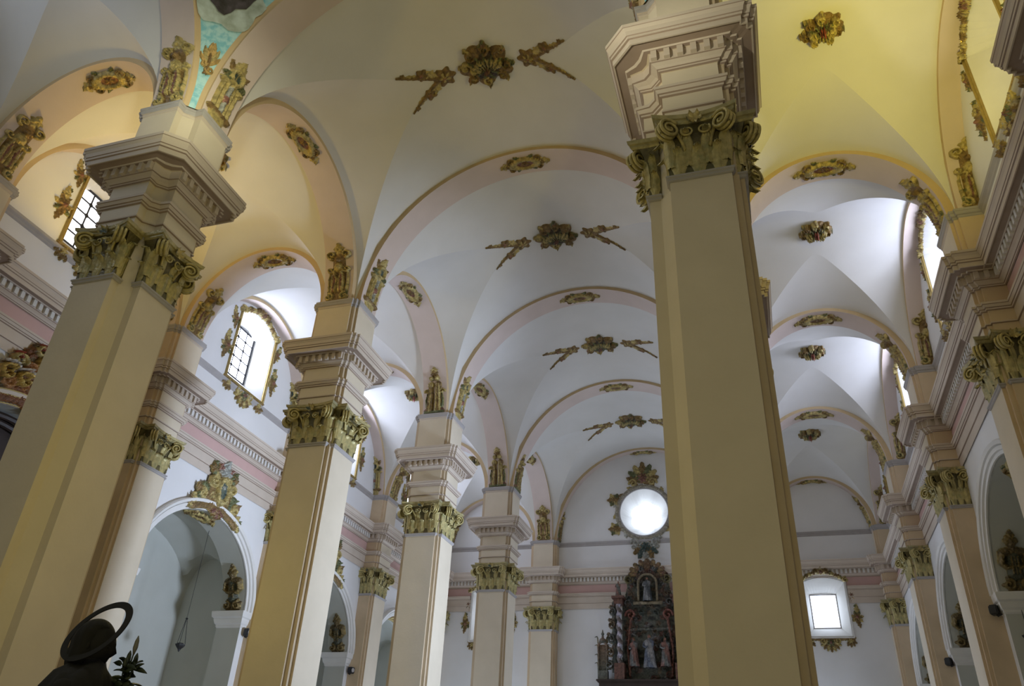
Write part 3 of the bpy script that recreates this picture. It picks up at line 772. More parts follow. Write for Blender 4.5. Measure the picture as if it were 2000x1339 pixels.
# ---------------------------------------------------------------- niches and chapels behind the side walls
def niche_build(c, tf, side, kind, label):
    """stepped arch moulding, jamb imposts, chapel behind"""
    hw = NHW if c < 36 else NHW + 0.1
    t = thing('altar_niche', tf(c, 0, 0), label, 'niche')
    o0 = Vector(tf(c, 0, 0)); loc = lambda s, z, d: Vector(tf(s, z, d)) - o0
    def arc(o, n=36): return [(c + (hw + o) * math.cos(PI * k / n), NZS + (NR + o) * math.sin(PI * k / n)) for k in range(n + 1)]
    def arcj(o): return [(c + hw + o, NZS - 0.0)] + arc(o)[1:-1] + [(c - hw - o, NZS)]
    bm = bmesh.new()
    steps = [(0.0, 0.05), (0.0, -0.04), (0.09, -0.05), (0.10, -0.11), (0.20, -0.12), (0.215, -0.07), (0.24, -0.16), (0.33, -0.20), (0.37, -0.15), (0.375, 0.0)]
    L = [[loc(x, z, d) for x, z in arcj(o)] for o, d in steps]
    quadgrid(bm, L); finish(bm, 'archivolt', M['white'] if kind != 'gold' else M['mould'], t, radians30)
    # jambs and soffit, one metre deep
    D1, D2 = 1.0, 3.1
    bm = bmesh.new()
    A = [(c + hw, 0)] + arc(0) + [(c - hw, 0)]
    quadgrid(bm, [[loc(x, z, 0) for x, z in A], [loc(x, z, D1) for x, z in A]])
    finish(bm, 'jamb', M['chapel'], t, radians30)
    for s in (-1, 1):
        bm = bmesh.new(); rows = []
        for z, o in ((6.95, 0.0), (7.0, 0.03), (7.05, 0.03), (7.10, 0.07), (7.22, 0.10), (7.26, 0.10), (7.30, 0.15), (7.45, 0.17), (7.50, 0.17)):
            e = hw * s
            o2 = o * 1.4; rows.append([loc(c + e + s * 0.40, z, 0.0), loc(c + e + s * 0.40, z, -o), loc(c + e - s * o2, z, -o), loc(c + e - s * o2, z, D1 + o), loc(c + e + s * 0.3, z, D1 + o)])
        quadgrid(bm, rows); bm.faces.new([bm.verts.new(p) for p in rows[-1]])
        finish(bm, 'impost_moulding', M['white'], t)
    # chapel room with its own little cross vault
    W2 = hw + 0.35; Hs = 7.9
    bm = bmesh.new()
    if kind != 'gold':
        quadgrid(bm, [[loc(c - W2, z, D1), loc(c - W2, z, D2), loc(c + W2, z, D2), loc(c + W2, z, D1)] for z in (0, Hs)])
        m = (D1 + D2) / 2; hd = (D2 - D1) / 2; n = 20
        rows = []
        for i in range(n + 1):
            s = -W2 + 2 * W2 * i / n; row = []
            for j in range(n + 1):
                d = -hd + 2 * hd * j / n
                z1 = 1.7 * math.sqrt(max(0, 1 - (d / hd) ** 2)); z2 = 2.3 * math.sqrt(max(0, 1 - (s / W2) ** 2)) + 0.25 * (1 - abs(d) / hd)
                row.append(loc(c + s, Hs + max(z1, z2 if abs(s) < W2 * .999 else 0), m + d))
            rows.append(row)
        quadgrid(bm, rows)
        # end lunettes
        for s in (-1, 1):
            vs = [bm.verts.new(loc(c + s * W2, Hs + 1.7 * math.sin(PI * k / 16), m + hd * math.cos(PI * k / 16))) for k in range(17)]; bm.faces.new(vs)
        vs = [bm.verts.new(loc(c + W2 * math.cos(PI * k / 24), Hs + 2.3 * math.sin(PI * k / 24), D2)) for k in range(25)]; bm.faces.new(vs)
        # wall strip between jamb and wider chapel
        vs = []
        quadgrid(bm, [[loc(x, z, D1) for x, z in A], [loc(c + (x - c) * 1.14, z * (1.03 if z > 7.6 else 1), D1) for x, z in A]])
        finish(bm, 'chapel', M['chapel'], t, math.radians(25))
    else:
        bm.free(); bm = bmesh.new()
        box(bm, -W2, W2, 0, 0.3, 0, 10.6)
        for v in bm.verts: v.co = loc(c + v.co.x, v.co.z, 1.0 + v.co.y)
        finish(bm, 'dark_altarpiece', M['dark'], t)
        bm = bmesh.new()
        for o, d in ((0.14, 0.5), (0.22, 0.8)):
            pts = [loc(x, z, d) for x, z in arc(-o)]
            tube(bm, [loc(c + hw - o, 3, d)] + pts + [loc(c - hw + o, 3, d)], 0.09, 8)
        finish(bm, 'inner_rib', M['dark'], t)
        bm = bmesh.new()
        for o, d in ((0.02, -0.07), (0.23, -0.15), (0.36, -0.17)): tube(bm, [loc(x, z, d) for x, z in arc(o)], 0.022, 5)
        finish(bm, 'gilt_fillet', M['gold'], t)
    return t
niche_build(WINY[0], tfL, -1, 'gold', 'dark altar opening under a gilded crest at the left photo edge')
niche_build(WINY[1], tfL, -1, 'plain', 'large white-arched niche between the front left pier and the yellow-lit pier')
niche_build(WINY[2], tfL, -1, 'plain', 'white-arched niche seen between the second and third free piers, gilded crest above')
niche_build(WINY[3], tfL, -1, 'plain', 'small plain white-arched niche at the far end of the left wall')
niche_build(WINY[0], tfR, 1, 'plain', 'right wall niche beyond the right photo edge')
niche_build(WINY[1], tfR, 1, 'plain', 'shadowed tall niche at the right photo edge with a hanging lamp')
niche_build(WINY[2], tfR, 1, 'plain', 'narrow shadowed niche in the right wall between two pilasters')
niche_build(WINY[3], tfR, 1, 'plain', 'pale farthest niche of the right wall beside the bright end window')

# ---------------------------------------------------------------- carved relief generator (height field, real thickness)
class Relief:
    def __init__(s, x0, x1, y0, y1, cell=0.025):
        s.nx = int(round((x1 - x0) / cell)) + 1; s.ny = int(round((y1 - y0) / cell)) + 1
        s.X, s.Y = np.meshgrid(np.linspace(x0, x1, s.nx), np.linspace(y0, y1, s.ny))
        s.H = np.zeros_like(s.X); s.C = np.zeros(s.X.shape + (3,)); s.C[:] = GOLD
    def put(s, h, col):
        m = h > s.H; s.H = np.where(m, h, s.H); s.C[m] = col
    def both(s, fn, *a, **k):
        fn(*a, **k); k = dict(k); k['mir'] = True; fn(*a, **k)
    def xy(s, x, y, ang, mir):
        X = -s.X if mir else s.X
        dx, dy = X - x, s.Y - y; c, n = math.cos(ang), math.sin(ang)
        return dx * c + dy * n, -dx * n + dy * c
    def disc(s, x, y, r, h=0.1, col=GOLD, asp=1.0, ang=0, petals=0, mir=False, ring=0):
        p, q = s.xy(x, y, ang, mir); q = q / asp; d = np.hypot(p, q); R = r
        if petals: R = r * (1 + 0.16 * np.cos(petals * np.arctan2(q, p)))
        f = np.clip(1 - (d / R) ** 2, 0, 1); hh = h * np.sqrt(f)
        if petals: hh = hh * (0.72 + 0.28 * np.cos(petals * np.arctan2(q, p)))
        if ring: hh = np.where(d < R * ring, h * 0.55 + 0 * d, hh) * (d < R)
        s.put(np.where(d < R, np.maximum(hh, 0.012), 0), col)
    def leaf(s, x, y, ang, L, W, h=0.1, col=GOLD, lobes=4, bend=0.0, mir=False):
        p, q = s.xy(x, y, ang, mir); t = p / L
        q = q - bend * L * t * t
        ins = (t > 0) & (t < 1); tt = np.clip(t, 0.001, 0.999)
        w_ = W * np.sin(PI * tt ** 0.75) ** 0.7 * (1 + 0.22 * np.cos(2 * PI * lobes * tt + 1)) + 1e-5
        r = np.abs(q) / w_; f = np.clip(1 - r * r, 0, 1)
        hh = h * (0.35 + 0.65 * tt) * np.sqrt(f) * (0.72 + 0.28 * np.cos(r * PI * 2.2 + tt * 2 * PI * lobes)) 
        s.put(np.where(ins & (r < 1), np.maximum(hh, 0.012), 0), col)
    def stroke(s, pts, r, h=0.08, col=GOLD, taper=0.4, mir=False):
        X = -s.X if mir else s.X; n = len(pts)
        for i in range(n - 1):
            (x0, y0), (x1, y1) = pts[i], pts[i + 1]
            dx, dy = x1 - x0, y1 - y0; L2 = dx * dx + dy * dy + 1e-9
            t = np.clip(((X - x0) * dx + (s.Y - y0) * dy) / L2, 0, 1)
            d = np.hypot(X - x0 - t * dx, s.Y - y0 - t * dy)
            rr = r * (1 - (1 - taper) * (i + t) / (n - 1))
            f = np.clip(1 - (d / rr) ** 2, 0, 1)
            s.put(np.where(d < rr, np.maximum(h * np.sqrt(f), 0.012), 0), col)
    def scroll(s, x, y, r0, a0, turns=1.5, th=0.04, h=0.1, col=GOLD, mir=False, cw=1, tail=None):
        pts = []
        if tail: pts.append(tail)
        N = 22
        for i in range(N + 1):
            u = i / N; r = r0 * (1 - u) ** 0.8 + 0.01; a = a0 + cw * turns * 2 * PI * u
            pts.append((x + r * math.cos(a), y + r * math.sin(a)))
        s.stroke(pts, th, h, col, 0.55, mir)
    def shell(s, x, y, r, a0, a1, h=0.12, ribs=9, col=GOLD, col2=OCHRE):
        d = np.hypot(s.X - x, s.Y - y); a = np.arctan2(s.Y - y, s.X - x); u = (a - a0) / (a1 - a0)
        ins = (u > 0) & (u < 1) & (d < r * (0.93 + 0.07 * np.abs(np.cos(u * ribs * PI))))
        hh = h * (0.4 + 0.6 * d / r) * (0.68 + 0.32 * np.abs(np.sin(u * ribs * PI)))
        s.put(np.where(ins & (np.abs(np.sin(u * ribs * PI)) > 0.5), hh, 0), col); s.put(np.where(ins, hh * 0.98, 0), col2)
    def oval_ring(s, x, y, rx, ry, th, h, col, fill=None, hf=0.05):
        d = np.hypot((s.X - x) / rx, (s.Y - y) / ry); m = np.abs(d - 1) * min(rx, ry)
        if fill is not None: s.put(np.where(d < 1, hf, 0), fill)
        s.put(np.where(m < th, h * np.sqrt(np.clip(1 - (m / th) ** 2, 0, 1)), 0), col)
    def mesh(s, name, fn=None, amp=0.35, m='carved', seed=0):
        """fn maps (u, v, h) to a point"""
        rng = np.random.RandomState(seed); H = s.H.copy(); on = H > 0
        H = np.where(on, H * (1 + amp * (rng.rand(*H.shape) - 0.5)), 0)
        cell = on[:-1, :-1] | on[1:, :-1] | on[:-1, 1:] | on[1:, 1:]
        cell &= (on[:-1, :-1].astype(int) + on[1:, :-1] + on[:-1, 1:] + on[1:, 1:]) >= 2
        use = np.zeros_like(on); use[:-1, :-1] |= cell; use[1:, :-1] |= cell; use[:-1, 1:] |= cell; use[1:, 1:] |= cell
        idx = -np.ones(on.shape, int); idx[use] = np.arange(use.sum())
        pts = np.stack([s.X[use], s.Y[use], H[use] - np.where(on[use], 0, 0.015)], 1)
        cols = s.C[use]
        i, j = np.nonzero(cell)
        F = np.stack([idx[i, j], idx[i, j + 1], idx[i + 1, j + 1], idx[i + 1, j]], 1)
        if fn is not None: pts = np.array([fn(*p) for p in pts])
        me = bpy.data.meshes.new(name); me.from_pydata(pts.tolist(), [], F.tolist()); me.materials.append(M[m])
        me.shade_smooth()
        at = me.color_attributes.new('Paint', 'FLOAT_COLOR', 'POINT')
        c = np.ones((len(cols), 4), 'f'); c[:, :3] = cols; at.data.foreach_set('color', c.ravel()); me.update()
        return me

def scatter_leaves(R, n, rx, ry, seed, h=0.12, size=0.22, cols=(GOLD, OCHRE, GREEN)):
    rg = random.Random(seed)
    for k in range(n):
        a = 2 * PI * k / n + rg.uniform(-0.1, 0.1)
        R.leaf(rx * 0.45 * math.cos(a), ry * 0.45 * math.sin(a), math.atan2(ry * math.sin(a), rx * math.cos(a)), size * rg.uniform(1.0, 1.5), size * 0.42, h, rg.choice(cols), 3, rg.uniform(-0.3, 0.3))

# ----- designs
def design_nave_boss(seed=1, small=False):
    R = Relief(-0.95, 0.95, -0.85, 0.85, 0.022)
    rg = random.Random(seed); s = 0.8 if small else 1.0
    n = 8 if not small else 7
    for k in range(n):
        a = 2 * PI * k / n + 0.2
        x, y = 0.44 * s * math.cos(a), 0.40 * s * math.sin(a)
        R.leaf(x * 0.6, y * 0.6, a, 0.52 * s, 0.15, 0.16, rg.choice([GOLD, GREEN, OCHRE]), 3)
        R.scroll(x * 1.25, y * 1.25, 0.13, a + PI, 1.2, 0.045, 0.18, rg.choice([GOLD, OCHRE]), cw=(1 if k % 2 else -1))
        R.disc(x * 1.6, y * 1.6, 0.075, 0.14, rg.choice([ROSE, OCHRE, GREEN]), petals=5)
    R.disc(0, 0, 0.66 * s, 0.17, OCHRE, 0.9, petals=5); R.disc(0, 0, 0.52 * s, 0.21, DARK, 0.9)
    R.disc(0, -0.02, 0.46 * s, 0.25, GREEN, 0.9, petals=11)
    R.shell(0, -0.28 * s, 0.55 * s, math.radians(30), math.radians(150), 0.30, 9, GOLD, GREEN)
    R.shell(0, 0.05 * s, 0.38 * s, math.radians(205), math.radians(335), 0.32, 7, OCHRE, ROSE)
    R.both(R.scroll, 0.36 * s, 0.02, 0.12, PI / 2, 1.3, 0.04, 0.26, GOLD)
    R.disc(0, -0.10, 0.10, 0.38, RED if small else ROSE, petals=6)
    return R
def drape(vault, cx, cy, rot=0.0):
    z0 = vault.z(cx, cy); c, s = math.cos(rot), math.sin(rot)
    def f(u, v, h):
        x, y = c * u - s * v, s * u + c * v
        return (x, y, vault.z(cx + x, cy + y) - z0 - h + 0.005)
    return f
# nave bosses and forked foliage
ord4 = ['nearest', 'second nearest', 'third nearest', 'farthest']
R = design_nave_boss(1); R.X *= 1.08; R.Y *= 1.08; me_nb = R.mesh('vault_boss', drape(V_nave[1], XM, V_nave[1].cy, PI * 0.98))
def design_fork():
    R = Relief(-0.15, 1.55, -0.85, 0.85, 0.022)
    R.disc(0.22, 0, 0.30, 0.10, OCHRE, petals=6); R.disc(0.22, 0, 0.16, 0.14, GOLD, petals=5); R.disc(0.22, 0, 0.05, 0.17, ROSE)
    for sg in (-1, 1):
        R.stroke([(0.4, 0.02 * sg), (0.75, 0.22 * sg), (1.1, 0.44 * sg), (1.42, 0.66 * sg)], 0.075, 0.08, OCHRE, 0.4)
        R.leaf(0.42, 0.08 * sg, 0.95 * sg, 0.40, 0.13, 0.10, GOLD, 3)
        R.disc(0.80, 0.36 * sg, 0.18, 0.10, OCHRE, petals=5); R.disc(0.80, 0.36 * sg, 0.06, 0.13, ROSE)
        R.leaf(0.9, 0.33 * sg, 0.55 * sg, 0.45, 0.09, 0.08, GOLD, 3)
        R.disc(1.28, 0.60 * sg, 0.075, 0.08, OCHRE, petals=5)
        R.leaf(0.35, 0.0, 0.55 * sg, 0.5, 0.09, 0.09, GOLD, 3)
    return R
RF = design_fork()
me_fr = RF.mesh('forked_foliage', drape(V_nave[1], XM + 1.05, V_nave[1].cy, 0))
me_fl = RF.mesh('forked_foliage', drape(V_nave[1], XM - 1.05, V_nave[1].cy, PI))
for i in range(1, 5):
    v = V_nave[i]
    tag(link(me_nb, 'vault_boss', None, Matrix.Translation((XM, v.cy, v.z(XM, v.cy)))), 'gilded shell boss at the centre of the nave vault, %s of the four' % ord4[i - 1], 'boss', 'nave vault bosses')
    tag(link(me_fl, 'forked_foliage', None, Matrix.Translation((XM - 1.05, v.cy, v.z(XM - 1.05, v.cy)))), 'forked gilded foliage left of the %s nave boss' % ord4[i - 1], 'ornament', 'forked foliage beside the nave bosses')
    tag(link(me_fr, 'forked_foliage', None, Matrix.Translation((XM + 1.05, v.cy, v.z(XM + 1.05, v.cy)))), 'forked gilded foliage right of the %s nave boss' % ord4[i - 1], 'ornament', 'forked foliage beside the nave bosses')
RB = design_nave_boss(5, True); RB.H *= 1.45
me_ab = RB.mesh('aisle_boss', lambda u, v, h: (0.86 * u, 0.86 * v, -h + 0.015))
for d, nm in ((V_left, 'left'), (V_right, 'right')):
    for i in range(1, 5):
        v = d[i]
        tag(link(me_ab, 'aisle_boss', None, Matrix.Translation((v.cx, v.cy, v.z(v.cx, v.cy)))), 'knobbly gilded boss hanging from the %s aisle vault, %s of the four' % (nm, ord4[i - 1]), 'boss', '%s aisle vault bosses' % nm)

# ----- reliefs lying on the arch soffits
def arc_table(rx, rz, n=400):
    a = np.linspace(0, PI, n); x, z = rx * np.cos(a), rz * np.sin(a)
    return a, np.concatenate([[0], np.cumsum(np.hypot(np.diff(x), np.diff(z)))])
def on_soffit(rx, rz, s0, flip=False):
    """u across the width, v along the arch from its right foot (x positive), h inward; origin at arc length s0"""
    a, L = arc_table(rx, rz)
    if s0 == 'crown': s0 = L[-1] / 2
    def P(v, u, h):
        al = float(np.interp(v, L, a)); x, z = rx * math.cos(al), rz * math.sin(al)
        nx, nz = rz * math.cos(al), rx * math.sin(al); k = math.hypot(nx, nz)
        return Vector((x - nx / k * h, u, z - nz / k * h))
    o = P(s0, 0, 0); sg = -1 if flip else 1
    def f(u, v, h):
        p = P(s0 + v, u, h - 0.003) - o
        return (sg * p.x, sg * p.y if flip else p.y, p.z)
    return f, (Vector((-o.x, 0, o.z)) if flip else o)
def design_foot(var):
    R = Relief(-0.46, 0.46, 0.0, 2.05, 0.022)
    if var == 0:      # standing figure under a canopy of scrolls
        R.stroke([(0, 0.15), (0, 1.0), (0, 1.6)], 0.22, 0.05, OCHRE, 0.8)
        R.both(R.scroll, 0.22, 0.16, 0.13, PI / 2, 1.2, 0.04, 0.10, GOLD); R.both(R.leaf, 0.1, 0.02, PI * 0.35, 0.4, 0.1, 0.09, GREEN, 3)
        for k in range(3): R.both(R.stroke, [(0.05 + 0.05 * k, 0.35), (0.03 + 0.06 * k, 0.75), (0.10, 1.05)], 0.04, 0.13, GOLD if k != 1 else ROSE)
        R.disc(0, 1.18, 0.14, 0.15, GOLD, 1.2); R.disc(0, 1.42, 0.09, 0.17, OCHRE, 1.1)
        R.both(R.scroll, 0.20, 1.62, 0.12, -PI / 2, 1.3, 0.04, 0.11, GOLD); R.both(R.scroll, 0.22, 1.12, 0.10, PI, 1.2, 0.035, 0.10, GOLD)
        R.leaf(0, 1.55, PI / 2, 0.45, 0.16, 0.12, GOLD, 3); R.both(R.disc, 0.24, 0.55, 0.06, 0.08, GREEN, petals=5)
        R.both(R.stroke, [(0.24, 0.3), (0.27, 0.8), (0.24, 1.05)], 0.045, 0.07, GOLD)
    elif var == 1:    # tall urn with pilaster strips
        R.stroke([(0, 0.05), (0, 1.7)], 0.20, 0.05, GOLD, 0.9)
        for x in (0.10, 0.2): R.both(R.stroke, [(x, 0.35), (x, 1.15)], 0.04, 0.11, GOLD, 1)
        R.stroke([(0, 0.35), (0, 1.15)], 0.05, 0.13, SILVER, 1)
        R.stroke([(-0.27, 1.2), (0.27, 1.2)], 0.06, 0.13, GOLD, 1); R.stroke([(-0.27, 0.3), (0.27, 0.3)], 0.06, 0.12, OCHRE, 1)
        R.both(R.leaf, 0.08, 0.03, PI * 0.4, 0.35, 0.1, 0.09, GOLD, 3); R.disc(0.02, 0.75, 0.10, 0.16, ROSE, 1.3)
        R.oval_ring(0, 1.48, 0.15, 0.17, 0.05, 0.14, GOLD, TEAL); R.both(R.scroll, 0.2, 1.35, 0.09, 0, 1.2, 0.035, 0.10, GREEN)
        R.leaf(0, 1.62, PI / 2, 0.38, 0.14, 0.12, GOLD, 3); R.both(R.leaf, 0.12, 1.55, PI * 0.3, 0.28, 0.08, 0.1, OCHRE, 3)
    else:             # pair of embracing figures
        for sx, c1, c2 in ((-0.12, GOLD, OCHRE), (0.13, OCHRE, GOLD)):
            for k in (-1, 0, 1): R.stroke([(sx * 1.2 + 0.07 * k, 0.12), (sx + 0.05 * k, 0.7), (sx + 0.03 * k, 1.25)], 0.05, 0.13, c1 if k else c2, 0.8)
            R.disc(sx * 0.8, 1.48, 0.085, 0.16, GOLD, 1.2); R.disc(sx, 1.22, 0.12, 0.13, c2, 1.2)
        R.both(R.scroll, 0.25, 0.95, 0.09, 0, 1.2, 0.035, 0.09, GOLD); R.disc(0, 1.65, 0.13, 0.10, OCHRE, petals=7); R.leaf(0, 1.62, PI / 2, 0.34, 0.13, 0.1, GOLD, 3)
        R.stroke([(-0.28, 0.08), (0.28, 0.08)], 0.08, 0.10, GREEN, 1); R.both(R.disc, 0.28, 0.16, 0.08, 0.1, ROSE, petals=5)
        R.both(R.stroke, [(0.26, 0.3), (0.29, 0.6), (0.25, 0.85)], 0.045, 0.08, GREEN)
    return R
FOOTS = [design_foot(k) for k in range(3)]
for _r in FOOTS: _r.X *= 1.22; _r.H *= 1.15
def design_crown():
    R = Relief(-0.40, 0.40, -0.90, 0.90, 0.022)
    R.oval_ring(0, 0, 0.19, 0.42, 0.075, 0.13, GOLD, ROSE, 0.06)
    for sg in (-1, 1):
        for mir in (False, True):
            R.scroll(0.15, 0.48 * sg, 0.11, -sg * PI / 2, 1.2, 0.035, 0.10, OCHRE, cw=sg, mir=mir)
            R.leaf(0.16, 0.12 * sg, sg * 0.9, 0.28, 0.08, 0.09, GREEN, 3, mir=mir)
        R.leaf(0, 0.46 * sg, sg * PI / 2, 0.40, 0.16, 0.11, GOLD, 3); R.disc(0, 0.60 * sg, 0.08, 0.14, OCHRE, petals=6)
    R.disc(0, 0, 0.11, 0.13, OCHRE, 1.6, petals=5)
    return R
CROWN = design_crown()
SOF = {}
def soffit_relief(A, R, rid, s0, flip, name, label, cat, group, scale=1.0):
    mw, rx, rz = A; key = (rid, round(rx, 2), round(rz, 2), s0, flip)
    if key not in SOF:
        f, o = on_soffit(rx, rz, s0, flip); SOF[key] = (R.mesh(name, f, seed=len(SOF)), o)
    me, o = SOF[key]
    tag(link(me, name, None, mw @ Matrix.Translation(o)), label, cat, group)
fo = ['nearest', 'second', 'third', 'fourth', 'farthest']
pl = {1: 'front left pier', 2: 'yellow-lit second left pier', 3: 'third left pier', 4: 'farthest free left pier', 5: 'end wall pilaster'}
for i in range(1, 6):
    soffit_relief(A_nave[i], CROWN, 'c', 'crown', False, 'arch_cartouche', 'gilded oval cartouche on the crown of the %s nave arch' % fo[i - 1], 'ornament', 'cartouches on the nave arches') if i > 1 else None
    soffit_relief(A_left[i], CROWN, 'c', 'crown', False, 'arch_cartouche', 'gilded oval cartouche under the %s cross arch of the left aisle' % fo[i - 1], 'ornament', 'cartouches on the left aisle arches')
    soffit_relief(A_right[i], CROWN, 'c', 'crown', False, 'arch_cartouche', 'gilded oval cartouche under the %s cross arch of the right aisle' % fo[i - 1], 'ornament', 'cartouches on the right aisle arches')
    if i < 5: soffit_relief(A_arcL[i], CROWN, 'c', 'crown', False, 'arch_cartouche', 'gilded oval cartouche under the %s left arcade arch' % fo[i - 1], 'ornament', 'cartouches on the left arcade arches')
    # feet
    soffit_relief(A_nave[i], FOOTS[1] if i < 4 else FOOTS[2], 'f1' if i < 4 else 'f2', 0.0, True, 'arch_foot_relief', 'narrow gilded relief on the nave arch foot above the %s' % pl[i], 'relief', 'reliefs on the nave arch feet')
    soffit_relief(A_arcL[i - 1], FOOTS[(0, 0, 2, 2, 0)[i - 1]], 'f%d' % (0, 0, 2, 2, 0)[i - 1], 0.0, False, 'arch_foot_relief', 'gilded figure relief on the arcade arch foot above the %s' % pl[i], 'relief', 'reliefs on the left arcade feet')
    soffit_relief(A_left[i], FOOTS[0], 'f0', 0.0, True, 'arch_foot_relief', 'gilded relief on the aisle arch foot above the %s left wall pilaster' % fo[i - 1], 'relief', 'reliefs on the left aisle arch feet')
    soffit_relief(A_right[i], FOOTS[0], 'f0', 0.0, False, 'arch_foot_relief', 'gilded relief on the aisle arch foot above the %s right wall pilaster' % fo[i - 1], 'relief', 'reliefs on the right aisle arch feet')
    if i > 1:
        soffit_relief(A_wL[i - 1], FOOTS[1], 'f1', 0.0, False, 'arch_foot_relief', 'gilded relief at the foot of the wall arch before the %s left wall pilaster' % fo[i - 1], 'relief', 'reliefs on the left wall arches')
        soffit_relief(A_wR[i - 1], FOOTS[0], 'f0', 0.0, False, 'arch_foot_relief', 'gilded relief at the foot of the wall arch before the %s right wall pilaster' % fo[i - 1], 'relief', 'reliefs on the right wall arches')
soffit_relief(A_nave[1], FOOTS[1], 'f1', 0.0, False, 'arch_foot_relief', 'gilded relief above the huge right pier at the top edge', 'relief', None)

# gilded acanthus leaf on the pendentive
R = Relief(-0.3, 0.3, 0, 0.95, 0.018)
R.stroke([(0, 0), (0.02, 0.3), (0, 0.6)], 0.045, 0.06, OCHRE, 0.8)
G3 = (0.60, 0.42, 0.16)
for k, (a, L_) in enumerate(((0.95, 0.34), (0.62, 0.44), (0.30, 0.50))):
    R.both(R.leaf, 0.0, 0.30 + 0.06 * k, PI / 2 - a, L_, 0.065, 0.08, G3 if k != 1 else GOLD, 1, 0.25)
R.leaf(0, 0.42, PI / 2, 0.50, 0.07, 0.09, G3, 1); R.scroll(0.08, 0.16, 0.09, PI, 1.3, 0.03, 0.07, G3); R.scroll(-0.07, 0.30, 0.07, 0, 1.2, 0.028, 0.07, G3, cw=-1); R.disc(0, 0.04, 0.05, 0.06, OCHRE)
_p0 = Vector(pend_pt(1.02, 0.5, 1))
def on_pend(u, v, h):
    z = 1.02 + v; r = math.sqrt(RP * RP - (z / KP) ** 2); a0 = math.acos(min(1, HX / r)); L = (PI / 2 - 2 * a0) * r
    return tuple(Vector(pend_pt(z, 0.5 - u / L, 1, h - 0.003)) - _p0)
tag(link(R.mesh('acanthus_spray', on_pend), 'acanthus_spray', None, Matrix.Translation(_p0)), 'gilded acanthus spray on the blue pendentive below the painted cloud', 'ornament')

# ----- window surrounds
def wallmap(s=1): return lambda u, v, h: (u * s, -h, v)
def design_top():
    R = Relief(-1.55, 1.55, -0.55, 0.62, 0.024)
    Rr = 1.50
    def a(x): return -0.02 - 0.55 * (x / 1.25) ** 2
    for k in range(-6, 7):
        x = k * 0.19; R.leaf(x, a(x) - 0.02, PI / 2 + (-x * 0.8) + (0.5 if k % 2 else -0.4), 0.22, 0.10, 0.12, (GOLD, OCHRE, GREEN)[k % 3], 3)
        R.disc(x, a(x) + 0.06, 0.11, 0.14, (OCHRE, GOLD)[k % 2], petals=5)
    R.both(R.scroll, 1.22, -0.42, 0.15, PI / 2, 1.3, 0.05, 0.14, GOLD)
    R.both(R.scroll, 0.24, 0.08, 0.13, 0, 1.3, 0.045, 0.17, OCHRE); R.leaf(0, -0.1, PI / 2, 0.42, 0.2, 0.22, GOLD, 3); R.disc(0, 0.05, 0.13, 0.20, ROSE, petals=6)
    return R
def design_side(seed):
    R = Relief(-0.35, 0.35, -0.75, 0.75, 0.024); rg = random.Random(seed)
    R.disc(0, -0.1, 0.22, 0.13, OCHRE, petals=6); R.disc(0.0, -0.1, 0.09, 0.17, ROSE)
    for k in range(7):
        a = 2 * PI * k / 7 + 0.3; R.leaf(0.1 * math.cos(a), -0.1 + 0.12 * math.sin(a), a, 0.26, 0.09, 0.11, rg.choice([GOLD, GREEN, OCHRE]), 3)
    R.leaf(0.0, 0.1, PI / 2 + 0.1, 0.55, 0.13, 0.10, GOLD, 4); R.leaf(0.0, -0.25, -PI / 2 - 0.2, 0.45, 0.11, 0.09, OCHRE, 3)
    R.scroll(-0.1, 0.28, 0.09, 0, 1.2, 0.03, 0.1, GOLD); R.disc(0.02, 0.52, 0.08, 0.1, GREEN, petals=5)
    return R
def design_bottom():
    R = Relief(-1.35, 1.35, -0.85, 0.25, 0.024)
    R.stroke([(-1.2, 0.02), (0, -0.06), (1.2, 0.02)], 0.09, 0.08, OCHRE, 1)
    for k in range(7):
        a = -PI / 2 + (k - 3) * 0.38; R.leaf(0.08 * math.cos(a), -0.12 + 0.08 * math.sin(a), a, 0.5, 0.13, 0.15, (GOLD, OCHRE)[k % 2], 3)
    R.disc(0, -0.22, 0.2, 0.17, GREEN, petals=7); R.disc(0, -0.22, 0.09, 0.2, ROSE)
    R.both(R.scroll, 0.36, -0.12, 0.16, PI, 1.3, 0.05, 0.13, GOLD)
    for a in (-2.2, -1.6, -1.0, -0.4, 0.5): R.both(R.leaf, 1.0, -0.12, a, 0.34, 0.11, 0.12, OCHRE, 3)
    R.both(R.disc, 1.0, -0.14, 0.14, 0.15, GOLD, petals=6); R.both(R.leaf, 0.5, -0.05, 0.0, 0.4, 0.07, 0.08, GREEN, 3)
    return R
me_top = design_top().mesh('garland', wallmap()); me_side = design_side(3).mesh('side_spray', wallmap()); me_side2 = design_side(8).mesh('side_spray', wallmap(-1)); me_bot = design_bottom().mesh('bottom_spray', wallmap())
